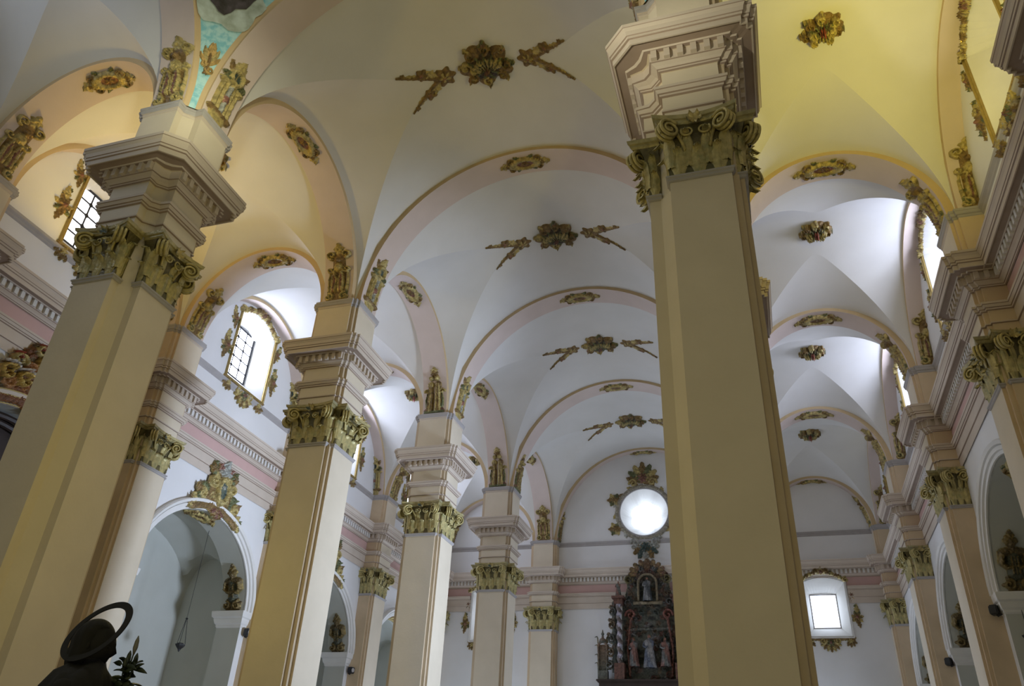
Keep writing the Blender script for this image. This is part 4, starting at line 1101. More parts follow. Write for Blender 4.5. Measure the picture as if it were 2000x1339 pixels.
def surround(o, ex, en, label, hw, zb, zt, sc=1.0, grp=None, out=0.0, loc_extra=()):
    """o: bottom centre of opening on the wall; ex: along the wall; en: outward normal"""
    t = thing('window_surround', o, label, 'ornament', grp)
    def put(me, nm, x, z, s=1.0, mirror=False, rot=0.0):
        e1 = Vector(ex) * s; e2 = -Vector(en) * s; e3 = Vector((0, 0, s))
        m = frame(tuple(Vector(ex) * x + Vector((0, 0, z)) + Vector(en) * 0.004), e1, e2, e3) @ Matrix.Rotation(rot, 4, 'Y')
        link(me, nm, t, m)
    o_ = put(me_top, 'garland', 0, zt + 0.02 + out * 0.5, sc)
    if out: t.children[0].location += Vector(en) * out
    put(me_bot, 'bottom_spray', 0, zb - 0.12, sc)
    for sx, m in ((-1, me_side), (1, me_side2)):
        put(m, 'side_spray', sx * (hw + 0.42 * sc), zb + (zt - zb) * 0.34, sc * 0.95); put(m, 'side_spray', sx * (hw + 0.33 * sc), zb + (zt - zb) * 0.72, sc * 0.72, rot=0.3 * sx)
    for sx, z, s in loc_extra: put(me_side if sx < 0 else me_side2, 'side_spray', sx, z, s)
    return t
for k, c in enumerate(WINY):
    surround((WL, c, 15.12), (0, 1, 0), (1, 0, 0), 'gilded garlands around the left wall window of the %s bay' % bays[k], 1.13, 0, 3.24, 1.0, 'gilded surrounds of the left windows')
    surround((WR, c, 15.12), (0, -1, 0), (-1, 0, 0), 'gilded garlands around the right wall window of the %s bay' % bays[k], 1.13, 0, 3.24, 1.0, 'gilded surrounds of the right windows')
surround((WB, YE, 9.8), (1, 0, 0), (0, -1, 0), 'dull gilded ornament around the bright low window of the right aisle', 1.0, 0, 2.74, 0.9, out=0.36)
surround((WO, YE, 9.8), (1, 0, 0), (0, -1, 0), 'dull gilded ornament around the low window of the left aisle', 1.0, 0, 2.74, 0.9, out=0.36)
# round window surround
t = thing('rose_window_surround', (OCX, YE, OCZ), 'carved and gilded frame around the round window', 'ornament')
R = Relief(-2.35, 2.35, -2.6, 2.95, 0.035)
d = np.hypot(R.X, R.Y)
R.put(np.where((d > 1.38) & (d < 1.62), 0.10 * np.sqrt(np.clip(1 - ((d - 1.5) / 0.12) ** 2, 0, 1)) + 0.01, 0), (0.35, 0.33, 0.27))
for k in range(16):
    a = 2 * PI * k / 16; R.leaf(1.5 * math.cos(a), 1.5 * math.sin(a), a + 0.9, 0.38, 0.12, 0.12, (OCHRE, SILVER, GOLD)[k % 3], 3)
for a, s_ in ((PI / 2, 1.5), (-PI / 2, 1.25)):
    for j in range(7): R.leaf(0, 1.75 * math.sin(a), a + (j - 3) * 0.42, 0.85 * s_ * (1 - 0.08 * abs(j - 3)), 0.20 * s_, 0.20, (OCHRE, GOLD, GREEN)[j % 3] if a > 0 else (SILVER, OCHRE, TEAL)[j % 3], 3)
    R.disc(0, 2.0 * math.sin(a), 0.28, 0.25, ROSE if a > 0 else TEAL, petals=7)
    R.both(R.scroll, 0.55, 1.72 * math.sin(a), 0.22, 0, 1.3, 0.07, 0.16, GOLD if a > 0 else SILVER)
for a in (0.45, -0.5):
    for mir in (False, True):
        for j in range(6): R.leaf(1.85 * math.cos(a), 1.85 * math.sin(a), j * 1.05, 0.42, 0.15, 0.14, (OCHRE, GOLD, GREEN)[j % 3], 3, mir=mir)
        R.disc(1.85 * math.cos(a), 1.85 * math.sin(a), 0.18, 0.19, OCHRE, petals=6, mir=mir)
link(R.mesh('carved_wreath', wallmap()), 'carved_wreath', t)
bm = bmesh.new(); tube(bm, [(1.37 * math.cos(a), -0.04, 1.37 * math.sin(a)) for a in [2 * PI * k / 48 for k in range(49)]], 0.05, 8, cap=False); finish(bm, 'ring', M['grey'], t, True)

# ----- crests over the niches
def design_crest(alt=False):
    R = Relief(-1.45, 1.45, -0.75, 1.75, 0.024)
    for k in range(12):
        x = -1.2 + 0.2 * k; R.stroke([(x, -0.12 - 0.20 * x * x), (x + 0.2, -0.12 - 0.20 * (x + 0.2) ** 2)], 0.12, 0.07, OCHRE, 1)
    R.disc(0, 0.45, 0.75, 0.08, OCHRE, 1.1)
    # body following the arch
    for k in range(-7, 8):
        x = k * 0.18; yb = -0.02 - 0.20 * x * x
        R.leaf(x, yb - 0.1, PI / 2 - x * 0.5, 0.55 - 0.1 * abs(x), 0.17, 0.13, (GOLD, OCHRE, GOLD, GREEN)[k % 4], 3)
    R.stroke([(-0.35, 0.0), (0, 0.3), (0.35, 0.0)], 0.3, 0.08, OCHRE, 1); R.disc(0, 0.55, 0.62, 0.10, GOLD, 1.15, petals=8)
    R.oval_ring(0, 0.50, 0.27, 0.42, 0.09, 0.24, GOLD, TEAL, 0.12)
    R.disc(0.0, 0.62, 0.10, 0.2, SILVER, 1.2); R.stroke([(0, 0.55), (-0.03, 0.2)], 0.13, 0.17, (0.16, 0.2, 0.16), 0.8)
    R.disc(0, 1.15, 0.30, 0.24, SILVER, 0.8, petals=6); R.leaf(0, 1.1, PI / 2, 0.55, 0.24, 0.22, SILVER, 3); R.both(R.leaf, 0.1, 1.1, PI * 0.28, 0.42, 0.13, 0.2, ROSE, 3)
    R.both(R.scroll, 0.52, 0.75, 0.20, PI, 1.4, 0.07, 0.18, GOLD); R.both(R.leaf, 0.5, 0.9, PI * 0.42, 0.55, 0.17, 0.17, GREEN, 3)
    R.both(R.disc, 0.62, 1.15, 0.17, 0.16, OCHRE, petals=5); R.both(R.leaf, 0.55, 0.35, 0.3, 0.5, 0.16, 0.15, GREEN, 3)
    R.both(R.scroll, 0.95, 0.12, 0.18, PI / 2, 1.3, 0.06, 0.15, GOLD); R.both(R.leaf, 0.95, 0.05, PI * 0.3, 0.45, 0.15, 0.14, OCHRE, 3)
    R.both(R.leaf, 1.15, -0.2, -0.9, 0.45, 0.13, 0.12, GOLD, 3)
    for k in range(5): R.leaf(0, -0.15, -PI / 2 + (k - 2) * 0.5, 0.38, 0.11, 0.22, (ROSE, OCHRE)[k % 2], 3)
    if alt:
        R.C = R.C * np.array([0.75, 0.45, 0.4]); G2 = (0.62, 0.44, 0.12)
        for q in ((-0.6, 0.3), (0.6, 0.3), (0.25, 0.95), (-0.25, 0.95), (-1.05, 0.3), (1.05, 0.3), (0, 0.15)):
            R.scroll(q[0], q[1], 0.22, 1.0, 1.2, 0.05, 0.30, G2); R.disc(q[0], q[1], 0.11, 0.05, DARK); R.stroke([(q[0] - 0.2, q[1] + 0.25), (q[0], q[1] + 0.33), (q[0] + 0.2, q[1] + 0.2)], 0.035, 0.32, (0.7, 0.66, 0.6), 0.5)
        for q in ((-0.9, 0.75), (0.9, 0.75), (-0.45, 1.25), (0.45, 1.25), (0, 1.45)):
            R.scroll(q[0], q[1], 0.17, 0, 1.3, 0.06, 0.24, GOLD); R.disc(q[0], q[1] + 0.15, 0.13, 0.26, RED, petals=5); R.disc(q[0], q[1], 0.05, 0.27, DARK)
    return R
me_crest = design_crest().mesh('niche_crest', wallmap())
me_crest2 = design_crest(True).mesh('niche_crest', wallmap(1.15), amp=0.5)
zc_ = NZS + NR + 0.30
tag(link(me_crest2, 'niche_crest', None, frame((WL + 0.10, WINY[0], zc_), (0, 1, 0), (-1, 0, 0), (0, 0, 1))), 'bright gold and red openwork crest at the left edge above the dark altar', 'ornament')
tag(link(me_crest, 'niche_crest', None, frame((WL + 0.10, WINY[1], zc_), (0, 1, 0), (-1, 0, 0), (0, 0, 1))), 'gilded crest with oval medallion on the large white niche arch', 'ornament')
tag(link(me_crest, 'niche_crest', None, frame((WL + 0.10, WINY[2], zc_), (0, 1, 0), (-1, 0, 0), (0, 0, 1))), 'partly hidden gilded crest on the second white niche, right of the yellow-lit pier', 'ornament')

# ---------------------------------------------------------------- figures
def skin_body(name, joints, edges, radii, m, parent=None, sub=2, col=None):
    me = bpy.data.meshes.new(name); me.from_pydata(joints, edges, [])
    o = bpy.data.objects.new(name, me); COL.objects.link(o)
    md = o.modifiers.new('skin', 'SKIN'); md.use_smooth_shade = True
    for v, r in zip(me.skin_vertices[0].data, radii): v.radius = (r, r) if not isinstance(r, tuple) else r
    me.skin_vertices[0].data[0].use_root = True
    s = o.modifiers.new('sub', 'SUBSURF'); s.levels = sub; s.render_levels = sub
    dg = bpy.context.evaluated_depsgraph_get(); ev = o.evaluated_get(dg); m2 = bpy.data.meshes.new_from_object(ev)
    bpy.data.objects.remove(o); bpy.data.meshes.remove(me)
    m2.materials.clear(); m2.materials.append(m); m2.shade_smooth(); m2.name = name
    if col: paint(m2, lambda co: np.array(col)[None] * (0.7 + 0.6 * (0.5 + 0.5 * np.sin(co[:, 2:3] * 21 + co[:, 0:1] * 17))))
    return m2 if parent == 'mesh' else link(m2, name, parent)
def head_mesh(r=0.11, col=ROSE, m='carved', hair=DARK):
    """head looking along -y, origin at its centre, eyes at mid height"""
    bm = bmesh.new(); bmesh.ops.create_uvsphere(bm, u_segments=36, v_segments=28, radius=1)
    C = []
    for v in bm.verts:
        x, y, z = v.co; Xn, Yn, Zn = x, y, z
        px, py, pz = x * 0.76, y * 0.95, z * 1.25
        if z < 0: px *= 1 + 0.32 * z; py = py * (1 + 0.18 * z)
        if y < 0 and z < -0.1: py -= 0.06 * max(0, -y) * (-z)
        f = lambda cx, cz, w_, h_: math.exp(-((x - cx) / w_) ** 2 - ((z - cz) / h_) ** 2) * (1 if y < 0 else 0)
        py -= 0.26 * f(0, -0.14, 0.12, 0.14) + 0.12 * f(0, 0.05, 0.09, 0.16)      # nose
        py += 0.12 * f(-0.30, 0.06, 0.14, 0.09) + 0.12 * f(0.30, 0.06, 0.14, 0.09)  # eye sockets
        py -= 0.07 * f(0, 0.24, 0.5, 0.09)                                        # brow
        py -= 0.08 * f(0, -0.42, 0.22, 0.05) + 0.08 * f(0, -0.53, 0.2, 0.05) - 0.05 * f(0, -0.475, 0.25, 0.03)  # lips
        py -= 0.14 * f(0, -0.82, 0.25, 0.16)                                      # chin
        v.co = Vector((px, py, pz)) * r
    for sx in (-1, 1):      # ears, eyes
        e = bmesh.ops.create_uvsphere(bm, u_segments=10, v_segments=8, radius=1)
        for v in e['verts']: v.co = Vector((v.co.x * 0.08 + sx * 0.76, v.co.y * 0.15 + 0.05, v.co.z * 0.24 - 0.05)) * r
        e = bmesh.ops.create_uvsphere(bm, u_segments=10, v_segments=8, radius=1)
        for v in e['verts']: v.co = Vector((v.co.x * 0.12 + sx * 0.27, v.co.y * 0.1 - 0.77, v.co.z * 0.08 + 0.06)) * r
    me = bpy.data.meshes.new('head'); bm.normal_update(); bm.to_mesh(me); bm.free(); me.materials.append(M[m]); me.shade_smooth()
    paint(me, lambda co: np.where((co[:, 1:2] > 0.1 * r) | (co[:, 2:3] > 0.75 * r), np.array(hair)[None], np.array(col)[None])); return me
def hair_mesh(r, long=0.5, m='carved', col=DARK):
    bm = bmesh.new(); bmesh.ops.create_uvsphere(bm, u_segments=28, v_segments=20, radius=1)
    for v in bm.verts:
        x, y, z = v.co; k = 1.0 + 0.05 * math.sin(9 * math.atan2(y, x)) 
        p = Vector((x * 0.86 * k, y * 1.05 + 0.10, z * 1.28 + 0.05))
        if y < -0.25 and z < 0.45: p = Vector((x * 0.70, -0.55 + 0.1 * y, z * 0.9))
        if z < -0.1 and y >= -0.25: p.z -= long * (-z) * 1.2; p.x *= 1 + 0.15 * (-z)
        v.co = p * r
    me = bpy.data.meshes.new('hair'); bm.normal_update(); bm.to_mesh(me); bm.free(); me.materials.append(M[m]); me.shade_smooth(); paint(me, lambda co: np.array(col)[None] + 0 * co); return me
def robed(name, h, col, col2, m, folds=9, seed=0):
    """robe from hem to neck as one lofted surface with folds, facing -y"""
    rg = random.Random(seed); bm = bmesh.new(); prof = [(0, 0.19, 0.16), (0.03, 0.20, 0.17), (0.25, 0.165, 0.13), (0.45, 0.15, 0.115), (0.58, 0.125, 0.10), (0.70, 0.15, 0.105), (0.80, 0.165, 0.10), (0.84, 0.13, 0.08), (0.865, 0.06, 0.055), (0.90, 0.045, 0.045)]
    rows = []; ph = rg.uniform(0, 6)
    for z, rx, ry in prof:
        row = []
        for k in range(48):
            a = 2 * PI * k / 48; f = 1 + 0.09 * (1 - z) * math.sin(folds * a + ph + z * 3) + 0.04 * (1 - z) * math.sin(17 * a)
            row.append((rx * h * f * math.cos(a), ry * h * f * math.sin(a) - 0.02 * h * math.sin(z * PI), z * h))
        rows.append(row + [row[0]])
    quadgrid(bm, rows); bmesh.ops.remove_doubles(bm, verts=bm.verts, dist=1e-5)
    me = bpy.data.meshes.new(name); bm.normal_update(); bm.to_mesh(me); bm.free(); me.materials.append(M[m]); me.shade_smooth()
    paint(me, lambda co: np.where(np.sin(co[:, 0:1] / h * 14 + co[:, 2:3] / h * 6 + 1) > 0.1, np.array(col)[None], np.array(col2)[None])); return me
FIG = {}
def figure_parts(h, key, m='carved', col=GOLD, col2=TEAL, arms='fold'):
    if key in FIG: return FIG[key]
    out = [('robe', robed('robe', h, col, col2, m, seed=hash(key) % 50 if isinstance(key, int) else 3), Matrix())]
    J = []; E = []; Rr = []
    def chain(pts, rs):
        b = len(J)
        for i, (p, r) in enumerate(zip(pts, rs)):
            J.append(tuple(c * h for c in p)); Rr.append(r * h)
            if i: E.append((b + i - 1, b + i))
    if arms == 'fold':
        chain([(-0.13, 0, 0.80), (-0.19, -0.02, 0.66), (-0.10, -0.13, 0.60), (-0.03, -0.155, 0.64)], [0.045, 0.042, 0.032, 0.02])
        chain([(0.13, 0, 0.80), (0.19, -0.02, 0.66), (0.10, -0.13, 0.58), (0.03, -0.16, 0.60)], [0.045, 0.042, 0.032, 0.02])
    else:
        chain([(-0.13, 0, 0.80), (-0.19, -0.02, 0.66), (-0.12, -0.13, 0.60), (-0.08, -0.16, 0.63)], [0.045, 0.042, 0.032, 0.02])
        chain([(0.13, 0, 0.80), (0.24, -0.03, 0.74), (0.29, -0.08, 0.88), (0.30, -0.09, 0.95)], [0.045, 0.04, 0.03, 0.018])
    out.append(('arms', skin_body('arms', J, E, Rr, M[m], 'mesh', 2, col), Matrix()))
    out.append(('head', head_mesh(0.056 * h, ROSE, m), Matrix.Translation((0, -0.01 * h, 0.945 * h))))
    out.append(('hair', hair_mesh(0.060 * h, 0.5, m, OCHRE), Matrix.Translation((0, 0.004 * h, 0.95 * h))))
    FIG[key] = out; return out
def figure(name, loc, rz, h, key, label=None, cat=None, parent=None, tilt=0, **k):
    if parent is None: t = thing(name, loc, label, cat, None, rz)
    else:
        t = None
    root = t
    for n, me, mm in figure_parts(h, key, **k):
        if t is not None: link(me, n, t, mm)
        elif root is None:
            root = link(me, name, parent, Matrix.Translation(loc) @ Matrix.Rotation(rz, 4, 'Z') @ mm)
        else: link(me, n, root, mm)
    return root

# carved half figures on the soffits of the wall niches, above the ledges
def design_half_figure():
    R = Relief(-0.42, 0.42, 0.0, 1.75, 0.022)
    D1, D2, D3 = (0.16, 0.12, 0.055), (0.24, 0.18, 0.07), (0.10, 0.11, 0.08)
    R.disc(0, 0.22, 0.36, 0.12, D1, 0.7, petals=7); R.both(R.scroll, 0.22, 0.22, 0.14, PI / 2, 1.3, 0.05, 0.17, D2); R.both(R.leaf, 0.08, 0.05, PI * 0.4, 0.45, 0.12, 0.16, D1, 3)
    R.leaf(0, 0.1, PI / 2, 0.6, 0.16, 0.18, D3, 4)
    R.stroke([(0, 0.5), (0, 0.75), (0, 1.05)], 0.20, 0.20, D3, 1.1); R.stroke([(-0.24, 1.08), (0, 1.14), (0.24, 1.08)], 0.13, 0.20, D1, 1)
    R.both(R.stroke, [(0.27, 1.05), (0.32, 0.82), (0.18, 0.68), (0.05, 0.72)], 0.075, 0.24, D2, 0.8)
    for k in (-1, 0, 1): R.stroke([(0.08 * k, 0.52), (0.07 * k, 1.0)], 0.035, 0.24, D2, 1)
    R.disc(0, 1.38, 0.135, 0.24, D1, 1.2); R.both(R.disc, 0.10, 1.42, 0.09, 0.20, D2); R.disc(0, 1.52, 0.13, 0.20, D2, petals=5); R.stroke([(0, 1.15), (0, 1.3)], 0.07, 0.18, D1, 1)
    R.leaf(0, 1.5, PI / 2, 0.24, 0.10, 0.14, D1, 3)
    return R
HALF = design_half_figure()
for k in (1, 2, 3):
    hwk = NHW if k < 3 else NHW + 0.1
    for x, nm in ((WL - 0.5, 'left'), (WR + 0.5, 'right')):
        A = (frame((x, WINY[k], NZS), (0, 1, 0), (-1, 0, 0), (0, 0, 1)), hwk, NR)
        wh = ('second', 'third', 'fourth')[k - 1]
        soffit_relief(A, HALF, 'half', 0.0, False, 'half_figure_relief', 'dark carved half figure on the ledge inside the %s %s wall niche' % (wh, nm), 'relief', None)
        soffit_relief(A, CROWN, 'c', 'crown', False, 'niche_cartouche', 'dark carved cartouche under the crown of the %s %s wall niche' % (wh, nm), 'ornament', None)

# hanging sanctuary lamps
def hang_lamp(loc, ztop, label, chain=True):
    t = thing('hanging_lamp', loc, label, 'lamp')
    bm = bmesh.new(); lathe(bm, [(-0.22, 0.012), (-0.19, 0.03), (-0.14, 0.05), (-0.05, 0.14), (0.0, 0.17), (0.02, 0.17), (0.03, 0.12), (0.06, 0.10)], 6); finish(bm, 'bowl', M['iron'], t)
    for k in range(3):
        a = 2 * PI * k / 3 + 0.4; bm = bmesh.new(); tube(bm, [(0.15 * math.cos(a), 0.15 * math.sin(a), 0.02), (0.02 * math.cos(a), 0.02 * math.sin(a), 0.85)], 0.010, 5); finish(bm, 'chain', M['iron'], t)
    bm = bmesh.new(); lathe(bm, [(0.82, 0.02), (0.85, 0.05), (0.88, 0.02)], 8); finish(bm, 'crown', M['iron'], t)
    bm = bmesh.new(); tube(bm, [(0, 0, 0.86), (0, 0, ztop - loc[2])], 0.008, 5); finish(bm, 'cord', M['iron'], t)
hang_lamp((-18.95, 22.9, 6.0), 9.9, 'small dark lamp hanging by a cord in the large white niche')
hang_lamp((6.5, 24.9, 6.38), 9.9, 'dark lamp hanging by chains in the niche at the right edge')
def spot(loc, rz, label):
    t = thing('loudspeaker', loc, label, 'loudspeaker', None, rz)
    bm = bmesh.new(); box(bm, -0.13, 0.13, -0.28, -0.06, -0.13, 0.13); bmesh.ops.bevel(bm, geom=bm.edges[:], offset=0.03, segments=2, affect='EDGES'); finish(bm, 'housing', M['iron'], t)
    bm = bmesh.new(); lathe(bm, [(0, 0.085), (0.02, 0.09), (0.03, 0.06)], 16); bm.transform(Matrix.Translation((0, -0.27, 0)) @ Matrix.Rotation(PI / 2, 4, 'X')); finish(bm, 'grille', M['grey'], t)
    bm = bmesh.new(); tube(bm, [(0, 0.0, -0.12), (0, -0.12, -0.17), (0, -0.16, -0.10)], 0.02, 6); finish(bm, 'bracket', M['iron'], t)
spot((WL + 0.05, WINY[1] + NHW + 0.28, 6.82), PI / 2 - 0.3, 'black loudspeaker below the ledge of the large white niche')
spot((WL + 0.05, WINY[2] + NHW + 0.28, 6.82), PI / 2 - 0.3, 'black loudspeaker below the ledge of the second white niche')
spot((WR - 0.05, WINY[1] + NHW + 0.1, 7.10), -PI / 2 - 0.5, 'black loudspeaker beside the ledge of the shadowed right-edge niche')
spot((WR - 0.05, WINY[2] + NHW + 0.1, 7.10), -PI / 2 - 0.5, 'black loudspeaker beside the ledge of the narrower right niche')
t = thing('iron_bracket', (WR, 25.15, 11.25), 'thin iron bracket with a hanging hook on the right wall above the niche', 'bracket')
bm = bmesh.new(); tube(bm, [(0.0, 0, 0), (-0.62, -0.1, 0.0)], 0.018, 6); finish(bm, 'arm', M['iron'], t)
bm = bmesh.new(); tube(bm, [(-0.60, -0.1, 0), (-0.60, -0.1, -0.16)], 0.02, 6); lathe(bm, [(-0.30, 0.01), (-0.25, 0.04), (-0.16, 0.03)], 8, -0.60, -0.1); finish(bm, 'hook', M['iron'], t)

# ---------------------------------------------------------------- carved altarpiece below the round window
AX, AY, AZ = -5.98, YE - 0.75, 7.66
t = thing('altarpiece', (AX, AY, 0), 'dark polychrome carved altarpiece below the round window', 'altarpiece')
def fin(bm, nm, m, par=t, sm=False): return finish(bm, nm, m, par, sm)
bm = bmesh.new()
for z0, z1, e in ((AZ - 0.32, AZ - 0.14, 0.0), (AZ - 0.14, AZ - 0.08, 0.06), (AZ - 0.08, AZ, 0.12)): box(bm, -2.55 - e, 2.55 + e, -0.35 - e, 0.7, z0, z1)
box(bm, -2.45, 2.45, -0.25, 0.7, 4.6, AZ - 0.32); fin(bm, 'dark_entablature', M['dark'])
bm = bmesh.new(); box(bm, -2.45, 2.45, -0.3, 0.7, 0, 1.6)
for x in (-2.2, -1.3, 1.3, 2.2): box(bm, x - 0.18, x + 0.18, -0.3, 0.0, 1.6, 4.6)
box(bm, -2.4, 2.4, 0.0, 0.7, 1.6, 4.6); fin(bm, 'lower_storey', M['retable'])
paint(t.children[-1].data, lambda co: np.array(OCHRE)[None] + 0 * co)
# back panel as a carved relief
R = Relief(-2.0, 2.0, 0.0, 6.05, 0.035); rg = random.Random(4)
yy = R.Y; wid = np.interp(yy, [0, 0.4, 3.6, 3.9, 4.6, 5.3, 5.7, 6.0], [1.95, 1.45, 1.40, 1.30, 1.10, 1.05, 0.62, 0.12])
R.put(np.where(np.abs(R.X) < wid, 0.05, 0), (0.12, 0.13, 0.11))
pal = [(0.09, 0.11, 0.10), (0.17, 0.11, 0.085), (0.14, 0.15, 0.14), (0.21, 0.16, 0.11), (0.20, 0.10, 0.08), (0.24, 0.24, 0.25), (0.06, 0.06, 0.055)]
for k in range(150):
    y = rg.uniform(0.1, 5.6); wmax = float(np.interp(y, [0, 0.4, 3.6, 3.9, 4.6, 5.3, 5.7, 6.0], [1.9, 1.3, 1.30, 1.15, 1.05, 0.95, 0.5, 0.1]))
    x = rg.uniform(0, wmax); f = rg.choice(['leaf', 'scroll', 'disc']); c = rg.choice(pal); mir = rg.random() < 0.5
    for mr in ((False, True) if y > 3.3 or x > 0.9 else (mir,)):
        if f == 'leaf': R.leaf(x, y, rg.uniform(0, 6.28), rg.uniform(0.3, 0.55), 0.13, rg.uniform(0.12, 0.26), c, 3, mir=mr)
        elif f == 'scroll': R.scroll(x, y, rg.uniform(0.1, 0.2), rg.uniform(0, 6.28), 1.3, 0.045, rg.uniform(0.14, 0.26), c, mir=mr)
        else: R.disc(x, y, rg.uniform(0.08, 0.15), rg.uniform(0.14, 0.28), c, petals=5, mir=mr)
R.stroke([(-1.1, 2.45), (1.1, 2.45)], 0.10, 0.22, (0.20, 0.21, 0.19), 1)
R.both(R.stroke, [(1.05, 0.2), (1.12, 1.5), (0.95, 2.9), (0.75, 3.2)], 0.07, 0.30, (0.34, 0.16, 0.12), 1)
R.both(R.scroll, 0.95, 3.15, 0.26, 0, 1.3, 0.07, 0.30, (0.42, 0.18, 0.15))
R.both(R.scroll, 1.0, 5.0, 0.24, PI, 1.4, 0.07, 0.24, (0.22, 0.20, 0.10)); R.leaf(0, 5.35, PI / 2, 0.68, 0.3, 0.28, (0.25, 0.16, 0.10), 4)
link(R.mesh('carved_panel', wallmap(), 0.5, 'retable'), 'carved_panel', t, Matrix.Translation((0, 0.25, AZ)))
bm = bmesh.new(); box(bm, -1.35, 1.35, 0.25, 0.7, AZ, AZ + 3.6); box(bm, -0.95, 0.95, 0.25, 0.7, AZ + 3.6, AZ + 5.2); fin(bm, 'backing', M['dark'])
# arched niche for the upper figure
bm = bmesh.new()
tube(bm, [(0.48, -0.05, AZ + 3.75), (0.48, -0.05, AZ + 4.7)] + [(0.48 * math.cos(a), -0.05, AZ + 4.7 + 0.48 * math.sin(a)) for a in [PI * k / 12 for k in range(1, 12)]] + [(-0.48, -0.05, AZ + 4.7), (-0.48, -0.05, AZ + 3.75)], 0.07, 8)
tube(bm, [(-0.75, -0.1, AZ + 3.7), (0.75, -0.1, AZ + 3.7)], 0.09, 8)
o = fin(bm, 'niche_frame', M['retable'], sm=True); paint(o.data, lambda co: np.array((0.24, 0.20, 0.13))[None] + 0 * co)
for sx in (-1, 1):      # twisted columns
    bm = bmesh.new(); rows = []
    for k in range(61):
        z = k / 60 * 2.9; a0 = z * 2 * PI / 0.5; r = 0.125 + 0.015 * math.cos(z * 2 * PI / 0.5)
        rows.append([(0.05 * math.cos(a0) + r * math.cos(a), 0.05 * math.sin(a0) + r * math.sin(a), z) for a in [2 * PI * j / 12 for j in range(13)]])
    quadgrid(bm, rows); bm.transform(Matrix.Translation((sx * 1.50, -0.22, AZ + 0.75)))
    o = fin(bm, 'twisted_column', M['retable'], sm=True); paint(o.data, lambda co: np.where(np.sin(co[:, 2:3] * 12.6 + co[:, 0:1] * 10) > 0.3, np.array(LILAC)[None] * 1.3, np.array((0.16, 0.13, 0.12))[None]))
    for nm, bxs in (('column_pedestal', ((0.25, -0.45, 0.0, 0.75),)), ('column_capital', ((0.22, -0.42, 3.62, 3.9), (0.32, -0.5, 3.9, 4.02)))):
        bm = bmesh.new()
        for e, y0, z0, z1 in bxs: box(bm, sx * 1.5 - e, sx * 1.5 + e, y0, 0.2, AZ + z0, AZ + z1)
        o = fin(bm, nm, M['retable']); paint(o.data, lambda co: np.array((0.16, 0.08, 0.06))[None] + 0 * co)
    # side volute brackets
    R = Relief(-0.5, 0.5, 0, 3.6, 0.03)
    for q, y in enumerate((0.35, 0.95, 1.6, 2.3, 2.95)):
        R.scroll(0.12 - 0.05 * q, y, 0.2, PI / 2, 1.4, 0.06, 0.2, pal[3 if q % 2 else 2]); R.leaf(-0.05, y, PI / 2 + 0.4, 0.5, 0.15, 0.16, pal[q % 5], 3); R.disc(0.28 - 0.07 * q, y + 0.25, 0.10, 0.14, pal[3], petals=5)
    R.stroke([(-0.2, 0), (-0.2, 3.4)], 0.16, 0.10, pal[0], 0.8)
    link(R.mesh('side_bracket', wallmap(sx), 0.4, 'retable'), 'side_bracket', t, Matrix.Translation((sx * 1.95, 0.0, AZ + 0.35)))
    # outer little shrine with finial
    bm = bmesh.new(); X = sx * 2.40
    box(bm, X - 0.25, X + 0.25, -0.15, 0.2, AZ, AZ + 0.45); box(bm, X - 0.22, X + 0.22, 0.0, 0.2, AZ + 0.45, AZ + 1.7)
    for e in (-0.22, 0.22): tube(bm, [(X + e, -0.08, AZ + 0.45), (X + e, -0.08, AZ + 1.6)], 0.045, 8)
    tube(bm, [(X + 0.22 * math.cos(a), -0.08, AZ + 1.6 + 0.22 * math.sin(a)) for a in [PI * k / 10 for k in range(11)]], 0.06, 8)
    lathe(bm, [(AZ + 1.82, 0.20), (AZ + 1.95, 0.17), (AZ + 2.02, 0.07), (AZ + 2.15, 0.05), (AZ + 2.22, 0.09), (AZ + 2.3, 0.04), (AZ + 2.42, 0.02)], 12, X, 0.0)
    o = fin(bm, 'side_shrine', M['retable']); paint(o.data, lambda co: np.where(np.sin(co[:, 2:3] * 17) > 0, np.array((0.26, 0.18, 0.13))[None], np.array((0.14, 0.15, 0.13))[None]))
    for z in (0.5, 0.9, 1.35, 1.75):
        bm = bmesh.new(); 
        for e in (-1, 1): leaf3d(bm, (X + e * 0.24, -0.02, AZ + z), (e, -0.3, 0), (0, 0, 1), 0.32, 0.11, 0.10, 6, 2)
        link(mesh_of(bm, 'leaf_spray', M['retable'], True, (0.22, 0.18, 0.10), (0.12, 0.14, 0.11), 0.5), 'leaf_spray', t)
    # angels on the columns and kneeling figures
    figure('angel_figure', (sx * 1.5, -0.18, AZ + 4.02), 0, 0.78, 'angel', parent=t, m='retable', col=(0.22, 0.12, 0.09), col2=(0.12, 0.13, 0.12), arms='up')
    figure('carved_figure', (sx * 0.78, -0.15, AZ + 0.62), sx * 0.3, 1.35, 'saintlow', parent=t, m='retable', col=(0.16, 0.17, 0.17), col2=(0.20, 0.10, 0.08))
figure('carved_figure', (0, -0.22, AZ + 0.55), 0, 1.55, 'saintmid', parent=t, m='retable', col=(0.11, 0.13, 0.18), col2=(0.24, 0.24, 0.25))
figure('carved_figure', (0, -0.10, AZ + 3.80), 0, 1.20, 'sainttop', parent=t, m='retable', col=(0.22, 0.23, 0.24), col2=(0.07, 0.08, 0.09))
bm = bmesh.new()
for k in range(9):
    a = PI * k / 8; leaf3d(bm, (0.55 * math.cos(a), 0.15, AZ + 5.25 + 0.35 * math.sin(a)), (0, -1, 0), (math.cos(a), 0, math.sin(a)), 0.42, 0.13, 0.10, 6, 2)
o = link(mesh_of(bm, 'crown_of_leaves', M['retable'], True, (0.28, 0.20, 0.10), (0.2, 0.1, 0.07), 0.5), 'crown_of_leaves', t)

